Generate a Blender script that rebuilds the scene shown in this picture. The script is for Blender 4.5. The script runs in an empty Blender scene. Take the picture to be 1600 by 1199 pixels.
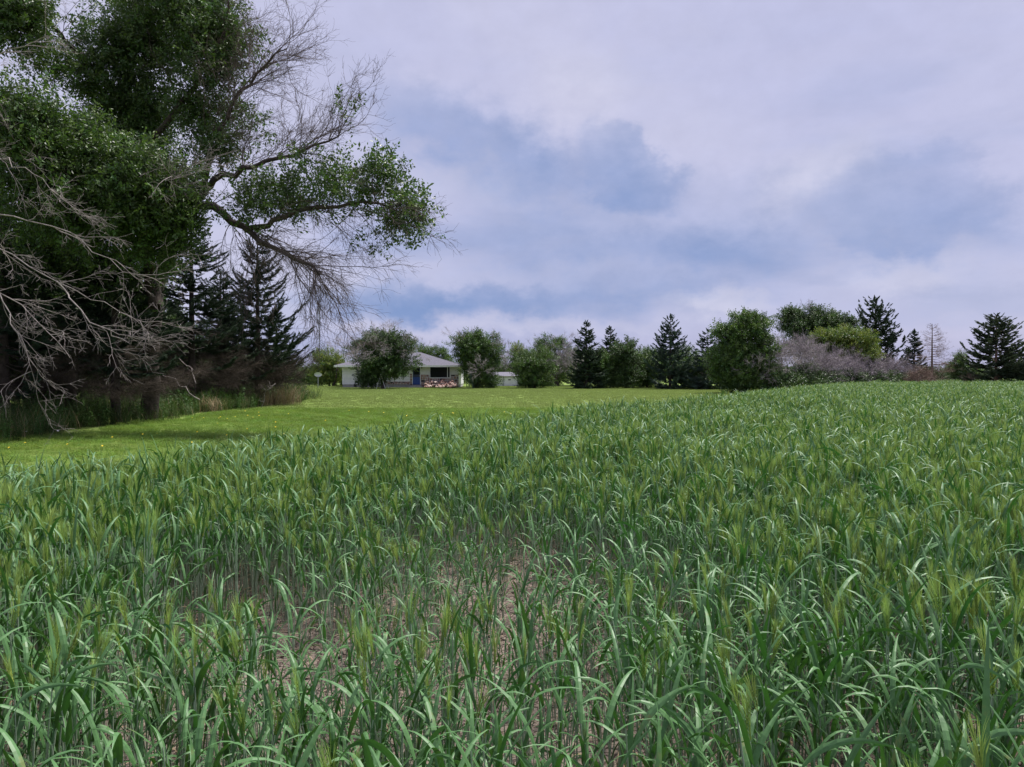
import bpy, math, random
import numpy as np
from math import radians as R, sin, cos, pi

random.seed(7)
rg = np.random.default_rng(11)
scene = bpy.context.scene
COL = scene.collection

# ------------------------------------------------------------------ camera
F, HY, CZ = 1155.0, 583.0, 1.65            # focal length in photo pixels, horizon row, eye height
cam_d = bpy.data.cameras.new('camera')
cam_d.sensor_width = 36.0
cam_d.lens = 36.0 * F / 1600
cam_d.clip_start = 0.05
cam_d.clip_end = 6000
cam = bpy.data.objects.new('camera', cam_d)
COL.objects.link(cam)
cam.location = (0, 0, CZ)
cam.rotation_euler = (R(90) - math.atan((599.5 - HY) / F), 0, 0)
scene.camera = cam

# ------------------------------------------------------------------ sky and sun
SUN_EL, SUN_AZ = R(64), R(52)               # azimuth clockwise from +Y (the view direction): high, ahead to the right
world = bpy.data.worlds.new('World')
scene.world = world
world.use_nodes = True
nt = world.node_tree
nt.nodes.clear()


class NB:
    """small helper for node maths"""
    def __init__(s, tree): s.t = tree; s.n = tree.nodes; s.l = tree.links
    def put(s, sock, v):
        if isinstance(v, (int, float)): sock.default_value = v
        elif isinstance(v, tuple): sock.default_value = v if len(v) == len(sock.default_value) else v + (1,)
        else: s.l.new(v, sock)
    def m(s, op, a, b=0.0, c=0.0, clamp=False):
        n = s.n.new('ShaderNodeMath'); n.operation = op; n.use_clamp = clamp
        s.put(n.inputs[0], a); s.put(n.inputs[1], b)
        if op in ('MULTIPLY_ADD',): s.put(n.inputs[2], c)
        return n.outputs[0]
    def ss(s, v, a, b, lo=0.0, hi=1.0):
        n = s.n.new('ShaderNodeMapRange'); n.interpolation_type = 'SMOOTHSTEP'
        s.put(n.inputs[0], v); n.inputs[1].default_value = a; n.inputs[2].default_value = b
        n.inputs[3].default_value = lo; n.inputs[4].default_value = hi
        return n.outputs[0]
    def lin(s, v, a, b, lo=0.0, hi=1.0):
        n = s.n.new('ShaderNodeMapRange')
        s.put(n.inputs[0], v); n.inputs[1].default_value = a; n.inputs[2].default_value = b
        n.inputs[3].default_value = lo; n.inputs[4].default_value = hi
        return n.outputs[0]
    def mix(s, f, a, b, mode='MIX'):
        n = s.n.new('ShaderNodeMix'); n.data_type = 'RGBA'; n.blend_type = mode
        s.put(n.inputs[0], f); s.put(n.inputs[6], a); s.put(n.inputs[7], b)
        return n.outputs[2]
    def noise(s, vec, scale, detail=4, rough=0.5, lac=2.0, dist=0.0, col=False):
        n = s.n.new('ShaderNodeTexNoise')
        if vec is not None: s.l.new(vec, n.inputs['Vector'])
        n.inputs['Scale'].default_value = scale; n.inputs['Detail'].default_value = detail
        n.inputs['Roughness'].default_value = rough; n.inputs['Lacunarity'].default_value = lac
        n.inputs['Distortion'].default_value = dist
        return n.outputs['Color' if col else 'Fac']
    def comb(s, x, y, z=0.0):
        n = s.n.new('ShaderNodeCombineXYZ')
        for i, v in enumerate((x, y, z)): s.put(n.inputs[i], v)
        return n.outputs[0]


b = NB(nt)
tc = nt.nodes.new('ShaderNodeTexCoord')
sep = nt.nodes.new('ShaderNodeSeparateXYZ'); nt.links.new(tc.outputs['Generated'], sep.inputs[0])
dx, dy, dz = sep.outputs
az = b.m('ARCTAN2', dx, dy)                                     # 0 in the view direction, right is positive
el = b.m('ARCSINE', dz)
vec = b.comb(az, b.m('MULTIPLY', el, 1.45), 0.0)
n1 = b.noise(vec, 2.6, 5, 0.52)
n2 = b.noise(vec, 7.0, 6, 0.55)
n3 = b.noise(vec, 19.0, 4, 0.6)
vec2 = b.comb(b.m('MULTIPLY', az, 1.0), b.m('MULTIPLY', el, 4.0), 3.7)
n4 = b.noise(vec2, 3.2, 5, 0.5)
warp = b.m('ADD', b.m('MULTIPLY', b.m('SUBTRACT', n2, 0.5), 0.12), b.m('MULTIPLY', b.m('SUBTRACT', n3, 0.5), 0.07))
n2b = b.noise(b.comb(az, el, 5.0), 8.0, 6, 0.55)
warp2 = b.m('ADD', b.m('MULTIPLY', b.m('SUBTRACT', n2b, 0.5), 0.16), b.m('MULTIPLY', b.m('SUBTRACT', n3, 0.5), 0.06))
azw = b.m('ADD', az, warp2)
elw = b.m('ADD', el, b.m('MULTIPLY', warp, 0.75))


def blob(px, py, rx, ry, edge=0.7, rot=0.0, inner=0.0):
    """soft mass of cloud: centre and radii in photo pixels, turned into angles"""
    a0 = math.atan((px - 800) / F); e0 = math.atan((HY - py) / F * cos(a0))
    rx = rx / F * cos(a0) ** 2; ry = ry / F
    u = b.m('SUBTRACT', azw, a0); v = b.m('SUBTRACT', elw, e0)
    if rot:
        c, s_ = cos(rot), sin(rot)
        u, v = (b.m('ADD', b.m('MULTIPLY', u, c), b.m('MULTIPLY', v, s_)),
                b.m('SUBTRACT', b.m('MULTIPLY', v, c), b.m('MULTIPLY', u, s_)))
    u = b.m('DIVIDE', u, rx); v = b.m('DIVIDE', v, ry)
    d = b.m('SQRT', b.m('ADD', b.m('MULTIPLY', u, u), b.m('MULTIPLY', v, v)))
    return b.ss(d, inner, 1.0 + edge, 1.0, 0.0)


def union(lst):
    o = lst[0]
    for x in lst[1:]:
        o = b.m('SUBTRACT', 1.0, b.m('MULTIPLY', b.m('SUBTRACT', 1.0, o), b.m('SUBTRACT', 1.0, x)))
    return o


def scl(v, k): return b.m('MULTIPLY', v, k)


dark = union([scl(blob(740, 225, 190, 62, 0.4, -0.30, 0.2), 0.68), scl(blob(985, 262, 98, 80, 0.02, 0, 0.72), 0.42), scl(blob(985, 275, 90, 72, 0.3, 0, 0.2), 0.4),
              scl(blob(870, 310, 190, 62, 0.5), 0.55), scl(blob(1010, 392, 270, 40, 0.6), 0.78),
              scl(blob(700, 474, 270, 28, 0.45), 1.0), scl(blob(1395, 318, 170, 80, 0.02, 0, 0.74), 0.28), scl(blob(1395, 330, 165, 76, 0.3, 0, 0.2), 0.32), scl(blob(950, 450, 330, 60, 0.7), 0.35),
              scl(blob(1480, 372, 210, 50, 0.6), 0.42), scl(blob(1190, 330, 140, 46, 0.7), 0.34),
              scl(blob(1000, 450, 170, 20, 0.6), 0.5), scl(blob(620, 545, 420, 26, 0.6), 0.35),
              scl(blob(1560, 470, 170, 26, 0.7), 0.28)])
light = union([scl(blob(925, 150, 80, 50, 0.9), 0.55), scl(blob(1270, 270, 90, 30, 0.8, 0.4), 0.6),
               scl(blob(1140, 478, 90, 28, 0.25, 0, 0.3), 0.65), scl(blob(1420, 432, 95, 30, 0.5), 0.6),
               scl(blob(700, 290, 90, 36, 0.8), 0.25), scl(blob(660, 430, 260, 24, 0.8), 0.12),
               scl(blob(800, 512, 260, 12, 0.8), 0.35), scl(blob(240, 100, 220, 160, 0.9), 0.55)])
LAV = (0.545, 0.56, 0.785)
PALE = (0.67, 0.665, 0.825)
BLUE = (0.225, 0.325, 0.60)
PINK = (0.47, 0.44, 0.65)
base = b.mix(b.ss(n1, 0.36, 0.66, 0.0, 0.4), LAV, PALE)
base = b.mix(b.m('MULTIPLY', b.ss(n4, 0.50, 0.72), b.ss(el, 0.50, 0.1, 0.0, 0.42)), base, BLUE)
base = b.mix(b.ss(el, 0.10, -0.02, 0.0, 0.55), base, PINK)
tex = b.ss(n2, 0.3, 0.7, 0.72, 1.15)
base = b.mix(b.m('MULTIPLY', dark, tex, 0, True), base, BLUE)
base = b.mix(b.m('MULTIPLY', light, b.ss(n3, 0.25, 0.7, 0.7, 1.1), 0, True), base, PALE)
fine = b.lin(n3, 0.3, 0.7, 0.965, 1.035)
up = b.ss(el, 0.55, 1.25, 1.0, 1.15)                            # an overcast sky is brighter overhead
gain = b.m('MULTIPLY', b.m('MULTIPLY', fine, up), 10.0)
vm = nt.nodes.new('ShaderNodeVectorMath'); vm.operation = 'SCALE'
nt.links.new(base, vm.inputs[0]); nt.links.new(gain, vm.inputs['Scale'])
sky = nt.nodes.new('ShaderNodeTexSky')
sky.sky_type = 'NISHITA'; sky.sun_disc = False
sky.sun_elevation = SUN_EL; sky.sun_rotation = SUN_AZ
mx = b.mix(0.96, sky.outputs[0], vm.outputs[0])
bg = nt.nodes.new('ShaderNodeBackground'); bg.inputs[1].default_value = 0.068
nt.links.new(mx, bg.inputs[0])
wo = nt.nodes.new('ShaderNodeOutputWorld'); nt.links.new(bg.outputs[0], wo.inputs[0])
world.cycles.sampling_method = 'MANUAL'
world.cycles.sample_map_resolution = 512

sun_d = bpy.data.lights.new('sun', 'SUN')
sun_d.energy = 5.0; sun_d.angle = R(14); sun_d.color = (1.0, 0.955, 0.90)
sun = bpy.data.objects.new('sun', sun_d); COL.objects.link(sun)
sun.rotation_euler = (R(90) - SUN_EL, 0, pi - SUN_AZ)

vs = scene.view_settings
vs.view_transform = 'Standard'; vs.look = 'None'; vs.exposure = 0.55; vs.gamma = 1.0; vs.use_curve_mapping = False
scene.render.engine = 'CYCLES'
cy = scene.cycles
cy.max_bounces = 4; cy.diffuse_bounces = 1; cy.glossy_bounces = 2; cy.transmission_bounces = 2
cy.transparent_max_bounces = 4; cy.caustics_reflective = False; cy.caustics_refractive = False
scene.render.use_persistent_data = False


# ------------------------------------------------------------------ helpers
def tag(o, label=None, cat=None, group=None, kind=None):
    if label: o['label'] = label
    if cat: o['category'] = cat
    if group: o['group'] = group
    if kind: o['kind'] = kind
    return o


def at(px, py, Y):
    return np.array([(px - 800) * Y / F, Y, CZ + (HY - py) * Y / F])


def mesh(name, verts, faces, mats, midx=None, smooth=False):
    me = bpy.data.meshes.new(name)
    me.from_pydata([tuple(map(float, v)) for v in verts] if not isinstance(verts, np.ndarray) else verts.tolist(),
                   [], faces if not isinstance(faces, np.ndarray) else faces.tolist())
    for m in (mats if isinstance(mats, (list, tuple)) else [mats]): me.materials.append(m)
    if midx is not None: me.polygons.foreach_set('material_index', np.asarray(midx, dtype=np.int32))
    if smooth: me.polygons.foreach_set('use_smooth', np.ones(len(me.polygons), dtype=bool))
    me.update()
    return me


def link(name, me, parent=None, loc=None):
    o = bpy.data.objects.new(name, me); COL.objects.link(o)
    if parent: o.parent = parent
    if loc is not None: o.location = loc
    return o


def empty(name, loc, label, cat, group=None):
    o = bpy.data.objects.new(name, None); COL.objects.link(o)
    o.location = tuple(float(v) for v in loc); o.empty_display_size = 0.2
    return tag(o, label, cat, group)


class MB:
    """collects verts and faces"""
    def __init__(s): s.v = []; s.f = []; s.m = []
    def add(s, v, f, m=0):
        k = len(s.v); s.v += [tuple(x) for x in v]; s.f += [tuple(i + k for i in q) for q in f]; s.m += [m] * len(f)
    def box(s, x0, x1, y0, y1, z0, z1, m=0):
        s.add([(x0, y0, z0), (x1, y0, z0), (x1, y1, z0), (x0, y1, z0), (x0, y0, z1), (x1, y0, z1), (x1, y1, z1), (x0, y1, z1)],
              [(0, 3, 2, 1), (4, 5, 6, 7), (0, 1, 5, 4), (1, 2, 6, 5), (2, 3, 7, 6), (3, 0, 4, 7)], m)
    def tube(s, pts, rad, k=6, m=0, cap=True):
        pts = np.asarray(pts, float); n = len(pts)
        rad = np.full(n, rad) if np.isscalar(rad) else np.asarray(rad)
        V, Fc = tubes(pts[None], rad[None], k)
        s.add(V, Fc.tolist(), m)
        if cap and k > 2:
            e = len(s.v) - k
            s.f.append(tuple(range(e, e + k))); s.m.append(m)
            e0 = len(s.v) - n * k
            s.f.append(tuple(reversed(range(e0, e0 + k)))); s.m.append(m)
    def mesh(s, name, mats, smooth=False): return mesh(name, np.array(s.v), s.f, mats, s.m, smooth)
    def build(s, name, mats, parent=None, smooth=False, loc=None): return link(name, s.mesh(name, mats, smooth), parent, loc)


def nrm(v): return v / np.maximum(np.linalg.norm(v, axis=-1, keepdims=True), 1e-9)


def tubes(P, Rd, k):
    """P (m,n,3) polylines, Rd (m,n) radii -> vertices, quads"""
    m, n, _ = P.shape
    T = np.empty_like(P); T[:, 1:-1] = P[:, 2:] - P[:, :-2] if n > 2 else T[:, 1:-1]
    T[:, 0] = P[:, 1] - P[:, 0]; T[:, -1] = P[:, -1] - P[:, -2]
    T = nrm(T)
    mean = nrm(P[:, -1] - P[:, 0])
    ref = np.where(np.abs(mean[:, 2:3]) > 0.8, np.array([[1.0, 0, 0]]), np.array([[0, 0, 1.0]]))[:, None, :]
    U = nrm(np.cross(np.broadcast_to(ref, T.shape), T)); W = np.cross(T, U)
    a = np.arange(k) * 2 * pi / k
    V = P[:, :, None, :] + Rd[:, :, None, None] * (U[:, :, None, :] * np.cos(a)[None, None, :, None] + W[:, :, None, :] * np.sin(a)[None, None, :, None])
    i = np.arange(m)[:, None, None] * (n * k) + np.arange(n - 1)[None, :, None] * k
    j = np.arange(k)[None, None, :]; j2 = (j + 1) % k
    Fc = np.stack([i + j, i + j2, i + k + j2, i + k + j], -1).reshape(-1, 4)
    return V.reshape(-1, 3), Fc


def tube_mesh(name, polys, mat, sides):
    """polys: list of (pts, radii, level) -> one mesh, grouped by shape for speed"""
    groups = {}
    for p, r, l in polys: groups.setdefault((len(p), sides[min(l, len(sides) - 1)]), []).append((p, r))
    Vs, Fs, off = [], [], 0
    for (n, k), lst in groups.items():
        V, Fc = tubes(np.array([q[0] for q in lst]), np.array([q[1] for q in lst]), k)
        Vs.append(V); Fs.append(Fc + off); off += len(V)
    return mesh(name, np.concatenate(Vs), np.concatenate(Fs), mat, None, True)


def eulers(zd, roll):
    """euler XYZ rotations that carry local +Z to the directions zd, with a roll about it"""
    z = nrm(zd)
    ref = np.where(np.abs(z[:, 2:3]) > 0.95, np.array([[1.0, 0, 0]]), np.array([[0, 0, 1.0]]))
    x0 = nrm(np.cross(ref, z)); y0 = np.cross(z, x0)
    c, s_ = np.cos(roll)[:, None], np.sin(roll)[:, None]
    x = x0 * c + y0 * s_; y = np.cross(z, x)
    ey = np.arcsin(np.clip(-x[:, 2], -1, 1)); ex = np.arctan2(y[:, 2], z[:, 2]); ez = np.arctan2(x[:, 1], x[:, 0])
    return np.stack([ex, ey, ez], 1)


def proto_collection(name, meshes):
    c = bpy.data.collections.new(name)
    for i, me in enumerate(meshes):
        c.objects.link(bpy.data.objects.new('%s_%02d' % (name, i), me))
    return c


_gn = {}


def gn_for(coll):
    if coll.name in _gn: return _gn[coll.name]
    g = bpy.data.node_groups.new('scatter_' + coll.name, 'GeometryNodeTree')
    g.interface.new_socket('Geometry', in_out='INPUT', socket_type='NodeSocketGeometry')
    g.interface.new_socket('Geometry', in_out='OUTPUT', socket_type='NodeSocketGeometry')
    N, L = g.nodes, g.links
    gi = N.new('NodeGroupInput'); go = N.new('NodeGroupOutput')
    ip = N.new('GeometryNodeInstanceOnPoints'); ci = N.new('GeometryNodeCollectionInfo')
    ci.inputs[0].default_value = coll; ci.inputs['Separate Children'].default_value = True; ci.inputs['Reset Children'].default_value = True
    def attr(nm, ty):
        a = N.new('GeometryNodeInputNamedAttribute'); a.data_type = ty; a.inputs[0].default_value = nm; return a.outputs[0]
    e2r = N.new('FunctionNodeEulerToRotation')
    L.new(attr('rot', 'FLOAT_VECTOR'), e2r.inputs[0])
    L.new(gi.outputs[0], ip.inputs['Points']); L.new(ci.outputs[0], ip.inputs['Instance'])
    ip.inputs['Pick Instance'].default_value = True
    L.new(attr('idx', 'INT'), ip.inputs['Instance Index'])
    L.new(e2r.outputs[0], ip.inputs['Rotation']); L.new(attr('scl', 'FLOAT_VECTOR'), ip.inputs['Scale'])
    L.new(ip.outputs[0], go.inputs[0])
    _gn[coll.name] = g
    return g


def scatter(name, pts, rot, scl_, coll, parent=None, idx=None, kind='stuff'):
    n = len(pts)
    me = bpy.data.meshes.new(name); me.vertices.add(n)
    me.vertices.foreach_set('co', np.asarray(pts, np.float32).ravel())
    a = me.attributes.new('rot', 'FLOAT_VECTOR', 'POINT'); a.data.foreach_set('vector', np.asarray(rot, np.float32).ravel())
    s3 = np.asarray(scl_, np.float32)
    if s3.ndim == 1: s3 = np.repeat(s3[:, None], 3, 1)
    a = me.attributes.new('scl', 'FLOAT_VECTOR', 'POINT'); a.data.foreach_set('vector', s3.ravel())
    if idx is None: idx = rg.integers(0, len(coll.objects), n)
    a = me.attributes.new('idx', 'INT', 'POINT'); a.data.foreach_set('value', np.asarray(idx, np.int32))
    o = link(name, me, parent)
    md = o.modifiers.new('scatter', 'NODES'); md.node_group = gn_for(coll)
    if kind: o['kind'] = kind
    return o


# ------------------------------------------------------------------ materials
def new_mat(name):
    m = bpy.data.materials.new(name); m.use_nodes = True
    t = m.node_tree; t.nodes.clear()
    out = t.nodes.new('ShaderNodeOutputMaterial')
    return m, NB(t), out


def leaf_mat(name, col, var=0.35, rough=0.45, trans=0.3, tcol=None, hue=0.03, spec=0.4, big=0.0, back=None, wear=None):
    m, q, out = new_mat(name)
    oi = q.n.new('ShaderNodeObjectInfo')
    geo = q.n.new('ShaderNodeNewGeometry')
    hs = q.n.new('ShaderNodeHueSaturation')
    q.put(hs.inputs['Color'], col)
    q.put(hs.inputs['Value'], q.lin(oi.outputs['Random'], 0, 1, 1 - var, 1 + var))
    q.put(hs.inputs['Hue'], q.lin(q.m('FRACT', q.m('MULTIPLY', oi.outputs['Random'], 7.31)), 0, 1, 0.5 - hue, 0.5 + hue))
    n = q.noise(geo.outputs['Position'], 1.3 if not big else big, 3, 0.6)
    c = q.mix(q.lin(n, 0.35, 0.65, 0, 0.5), hs.outputs[0], tuple(x * 0.62 for x in col[:3]) + (1,))
    if back: c = q.mix(geo.outputs['Backfacing'], c, back)
    if wear:
        c = q.mix(q.ss(q.noise(geo.outputs['Position'], 9.0, 5, 0.7), 0.585, 0.70, 0, 0.85), c, wear)
        c = q.mix(q.lin(q.noise(geo.outputs['Position'], 60.0, 3, 0.6), 0.35, 0.7, 0, 0.35), c, tuple(x * 0.55 for x in col[:3]) + (1,))
    p = q.n.new('ShaderNodeBsdfPrincipled'); q.l.new(c, p.inputs['Base Color'])
    p.inputs['Roughness'].default_value = rough; p.inputs['Specular IOR Level'].default_value = spec
    tr = q.n.new('ShaderNodeBsdfTranslucent')
    tc_ = tcol or (min(1, col[0] * 1.5), min(1, col[1] * 1.5), col[2] * 0.7)
    q.l.new(q.mix(0.5, c, tc_ + (1,) if len(tc_) == 3 else tc_), tr.inputs[0])
    ms = q.n.new('ShaderNodeMixShader'); ms.inputs[0].default_value = trans
    q.l.new(p.outputs[0], ms.inputs[1]); q.l.new(tr.outputs[0], ms.inputs[2]); q.l.new(ms.outputs[0], out.inputs[0])
    return m


def rough_mat(name, col, col2=None, scale=8.0, rough=0.85, bump=0.0, spec=0.25, metal=0.0, lo=0.35, hi=0.65, obj=False, bscale=None, coords='pos'):
    m, q, out = new_mat(name)
    geo = q.n.new('ShaderNodeNewGeometry')
    vec_ = geo.outputs['Position']
    if coords == 'obj':
        t = q.n.new('ShaderNodeTexCoord'); vec_ = t.outputs['Object']
    n = q.noise(vec_, scale, 5, 0.6)
    c = q.mix(q.lin(n, lo, hi), col, col2 or tuple(x * 0.6 for x in col[:3]))
    if obj:
        oi = q.n.new('ShaderNodeObjectInfo'); hs = q.n.new('ShaderNodeHueSaturation')
        q.l.new(c, hs.inputs['Color']); q.put(hs.inputs['Value'], q.lin(oi.outputs['Random'], 0, 1, 0.65, 1.3)); c = hs.outputs[0]
    p = q.n.new('ShaderNodeBsdfPrincipled'); q.l.new(c, p.inputs['Base Color'])
    p.inputs['Roughness'].default_value = rough; p.inputs['Specular IOR Level'].default_value = spec; p.inputs['Metallic'].default_value = metal
    if bump:
        bn = q.n.new('ShaderNodeBump'); bn.inputs['Strength'].default_value = bump; bn.inputs['Distance'].default_value = 0.02
        q.l.new(q.noise(vec_, bscale or scale * 3, 5, 0.65), bn.inputs['Height']); q.l.new(bn.outputs[0], p.inputs['Normal'])
    q.l.new(p.outputs[0], out.inputs[0])
    return m


# vegetation
M_blade = leaf_mat('wheat_blade', (0.058, 0.158, 0.036), 0.35, 0.5, 0.14, (0.09, 0.30, 0.02), 0.025, 0.42, back=(0.088, 0.195, 0.068), wear=(0.19, 0.21, 0.07))
M_stem = leaf_mat('wheat_stem', (0.34, 0.43, 0.30), 0.25, 0.5, 0.05, None, 0.02, 0.5)
M_ear = leaf_mat('wheat_ear', (0.25, 0.35, 0.06), 0.25, 0.5, 0.25, (0.3, 0.42, 0.05), 0.02, 0.4)
M_awn = leaf_mat('wheat_awn', (0.31, 0.45, 0.11), 0.2, 0.5, 0.35, (0.3, 0.42, 0.08), 0.015, 0.4)
M_straw = rough_mat('straw', (0.36, 0.29, 0.21), (0.22, 0.17, 0.13), 20)
M_lawn_blade = leaf_mat('lawn_blade', (0.15, 0.24, 0.04), 0.4, 0.5, 0.35, (0.23, 0.38, 0.03), 0.03, 0.3, 0.35)
M_lawn_far = leaf_mat('mown_blade', (0.225, 0.285, 0.088), 0.12, 0.6, 0.3, (0.28, 0.37, 0.08), 0.006, 0.2, 0.12)
M_weed = leaf_mat('weed_leaf', (0.06, 0.125, 0.028), 0.4, 0.5, 0.25, None, 0.03, 0.3)
M_tall = leaf_mat('tall_grass', (0.065, 0.115, 0.03), 0.4, 0.5, 0.25, None, 0.04, 0.3)
M_dry = leaf_mat('dry_grass', (0.36, 0.27, 0.16), 0.3, 0.7, 0.15, (0.4, 0.3, 0.2), 0.02, 0.2)
M_elm = leaf_mat('elm_leaf', (0.055, 0.105, 0.026), 0.5, 0.42, 0.25, (0.12, 0.24, 0.02), 0.03, 0.45)
M_elm2 = leaf_mat('elm_leaf_light', (0.10, 0.17, 0.045), 0.35, 0.45, 0.3, None, 0.03, 0.4)
M_yel = leaf_mat('yellow_green_leaf', (0.17, 0.225, 0.045), 0.3, 0.5, 0.3, None, 0.03, 0.3)
M_grn = leaf_mat('tree_leaf', (0.08, 0.145, 0.035), 0.35, 0.45, 0.25, None, 0.03, 0.35)
M_dkg = leaf_mat('dark_tree_leaf', (0.055, 0.098, 0.033), 0.4, 0.45, 0.2, None, 0.03, 0.35)
M_spruce = leaf_mat('spruce_needles', (0.036, 0.068, 0.036), 0.4, 0.6, 0.08, None, 0.02, 0.3)
M_blue = leaf_mat('blue_spruce_needles', (0.075, 0.12, 0.092), 0.4, 0.6, 0.08, None, 0.02, 0.3)
M_brown = leaf_mat('dying_needles', (0.075, 0.058, 0.045), 0.35, 0.7, 0.1, None, 0.02, 0.2)
M_pine = leaf_mat('pine_needles', (0.085, 0.125, 0.07), 0.35, 0.6, 0.1, None, 0.03, 0.3)
M_bark = rough_mat('bark', (0.085, 0.068, 0.058), (0.04, 0.032, 0.028), 9, 0.95, 0.6)
M_barkp = rough_mat('pine_bark', (0.33, 0.2, 0.14), (0.2, 0.13, 0.1), 5, 0.9, 0.5)
M_dead = rough_mat('dead_wood', (0.34, 0.30, 0.29), (0.16, 0.135, 0.13), 9, 0.9)
M_dtwig = rough_mat('dark_twig', (0.13, 0.10, 0.095), (0.07, 0.055, 0.05), 5, 0.9)
M_lilac = leaf_mat('dead_twig', (0.33, 0.285, 0.305), 0.25, 0.8, 0.0, None, 0.01, 0.2)
M_rust = leaf_mat('dead_spruce_twig', (0.23, 0.165, 0.13), 0.3, 0.8, 0.0, None, 0.015, 0.2)


# ------------------------------------------------------------------ the field edge
EA = np.array([1.0, 1.7]) / math.hypot(1, 1.7)      # along the edge of the crop
EN = np.array([1.7, -1.0]) / math.hypot(1, 1.7)     # into the crop
EO = np.array([0.0, 16.2])


def edge_n(x, y):
    w = 0.35 * np.sin(x * 0.9 + 0.3 * y) + 0.25 * np.sin(0.37 * y + 1)
    return (x - EO[0]) * EN[0] + (y - EO[1]) * EN[1] + w


_prm = [(rg.uniform(0, 2 * pi), rg.uniform(0, 2 * pi), rg.uniform(0, pi)) for _ in range(16)]


def vnoise(x, y, f, k0=0):
    s_ = 0
    for i in range(4):
        a, c, th = _prm[(i + k0) % 16]
        s_ = s_ + np.sin((x * cos(th) + y * sin(th)) * f * (1 + 0.55 * i) + a) * np.sin((-x * sin(th) + y * cos(th)) * f * (1 + 0.4 * i) + c) / (1 + 0.5 * i)
    return s_ / 2.2


def soil_h(x, y):
    r = np.hypot(x, y)
    k = np.clip(1.4 - r / 25, 0.2, 1)
    return 0.012 + k * (0.010 * vnoise(x, y, 3.1) + 0.008 * vnoise(x, y, 9.0, 4) + 0.006 * vnoise(x, y, 27.0, 8))


# ------------------------------------------------------------------ ground
def ground_mat():
    m, q, out = new_mat('lawn_ground')
    geo = q.n.new('ShaderNodeNewGeometry'); pos = geo.outputs['Position']
    a = q.noise(pos, 0.12, 4, 0.55); c_ = q.noise(pos, 2.2, 5, 0.65); d = q.noise(pos, 22, 4, 0.7)
    c = q.mix(q.lin(a, 0.35, 0.65), (0.175, 0.24, 0.06), (0.22, 0.275, 0.085))
    c = q.mix(q.lin(c_, 0.35, 0.7), c, (0.115, 0.185, 0.035))
    c = q.mix(q.lin(d, 0.45, 0.75, 0, 0.6), c, (0.07, 0.12, 0.02))
    p = q.n.new('ShaderNodeBsdfPrincipled'); q.l.new(c, p.inputs['Base Color'])
    p.inputs['Roughness'].default_value = 0.95; p.inputs['Specular IOR Level'].default_value = 0.1
    bn = q.n.new('ShaderNodeBump'); bn.inputs['Strength'].default_value = 0.6; bn.inputs['Distance'].default_value = 0.05
    q.l.new(q.noise(pos, 14, 5, 0.7), bn.inputs['Height']); q.l.new(bn.outputs[0], p.inputs['Normal'])
    q.l.new(p.outputs[0], out.inputs[0])
    return m


g = MB()
xs = [-2500, -300, -60, -15, 0, 15, 60, 300, 2500]; ys = [-800, -60, -10, 0, 20, 60, 120, 400, 3000]
V = [(x, y, 0.0) for y in ys for x in xs]
Fq = [(j * 9 + i, j * 9 + i + 1, j * 9 + i + 10, j * 9 + i + 9) for j in range(8) for i in range(8)]
g.add(V, Fq)
tag(g.build('ground', ground_mat()), kind='structure')


def soil_mat():
    m, q, out = new_mat('field_soil')
    geo = q.n.new('ShaderNodeNewGeometry'); pos = geo.outputs['Position']
    a = q.noise(pos, 2.0, 5, 0.6); c_ = q.noise(pos, 30, 6, 0.7)
    vo = q.n.new('ShaderNodeTexVoronoi'); vo.feature = 'DISTANCE_TO_EDGE'; vo.inputs['Scale'].default_value = 17
    wv = q.n.new('ShaderNodeVectorMath'); wv.operation = 'MULTIPLY_ADD'
    q.l.new(q.noise(pos, 8, 3, 0.6, col=True), wv.inputs[0]); wv.inputs[1].default_value = (0.12, 0.12, 0); q.l.new(pos, wv.inputs[2])
    q.l.new(wv.outputs[0], vo.inputs['Vector'])
    crack = q.ss(vo.outputs['Distance'], 0.0, 0.09)
    c = q.mix(q.lin(a, 0.35, 0.65), (0.175, 0.142, 0.12), (0.115, 0.094, 0.08))
    c = q.mix(q.lin(c_, 0.4, 0.7), c, (0.26, 0.21, 0.175))
    c = q.mix(crack, (0.05, 0.035, 0.03), c)
    p = q.n.new('ShaderNodeBsdfPrincipled'); q.l.new(c, p.inputs['Base Color'])
    p.inputs['Roughness'].default_value = 0.95; p.inputs['Specular IOR Level'].default_value = 0.15
    h = q.m('ADD', q.m('MULTIPLY', crack, 0.5), q.m('MULTIPLY', c_, 0.7))
    bn = q.n.new('ShaderNodeBump'); bn.inputs['Strength'].default_value = 0.9; bn.inputs['Distance'].default_value = 0.015
    q.l.new(h, bn.inputs['Height']); q.l.new(bn.outputs[0], p.inputs['Normal'])
    q.l.new(p.outputs[0], out.inputs[0])
    return m


M_soil = soil_mat()
a_v = np.unique(np.concatenate([np.arange(-60, -24, 6.0), np.arange(-22, -8, 0.035), np.arange(-8, 10, 1.0), np.arange(10, 170, 8.0)]))
n_v = np.unique(np.concatenate([np.arange(0, 7, 0.5), np.arange(7, 15, 0.035), np.arange(15, 40, 1.5), np.arange(40, 200, 10.0)]))
A, Nn = np.meshgrid(a_v, n_v, indexing='ij')
GX = EO[0] + A * EA[0] + Nn * EN[0]; GY = EO[1] + A * EA[1] + Nn * EN[1]
GZ = np.where(Nn < 0.01, -0.02, soil_h(GX, GY))
V = np.stack([GX, GY, GZ], -1).reshape(-1, 3)
ni, nj = A.shape
I, J = np.meshgrid(np.arange(ni - 1), np.arange(nj - 1), indexing='ij')
Fq = np.stack([I * nj + J, I * nj + J + 1, (I + 1) * nj + J + 1, (I + 1) * nj + J], -1).reshape(-1, 4)
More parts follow.
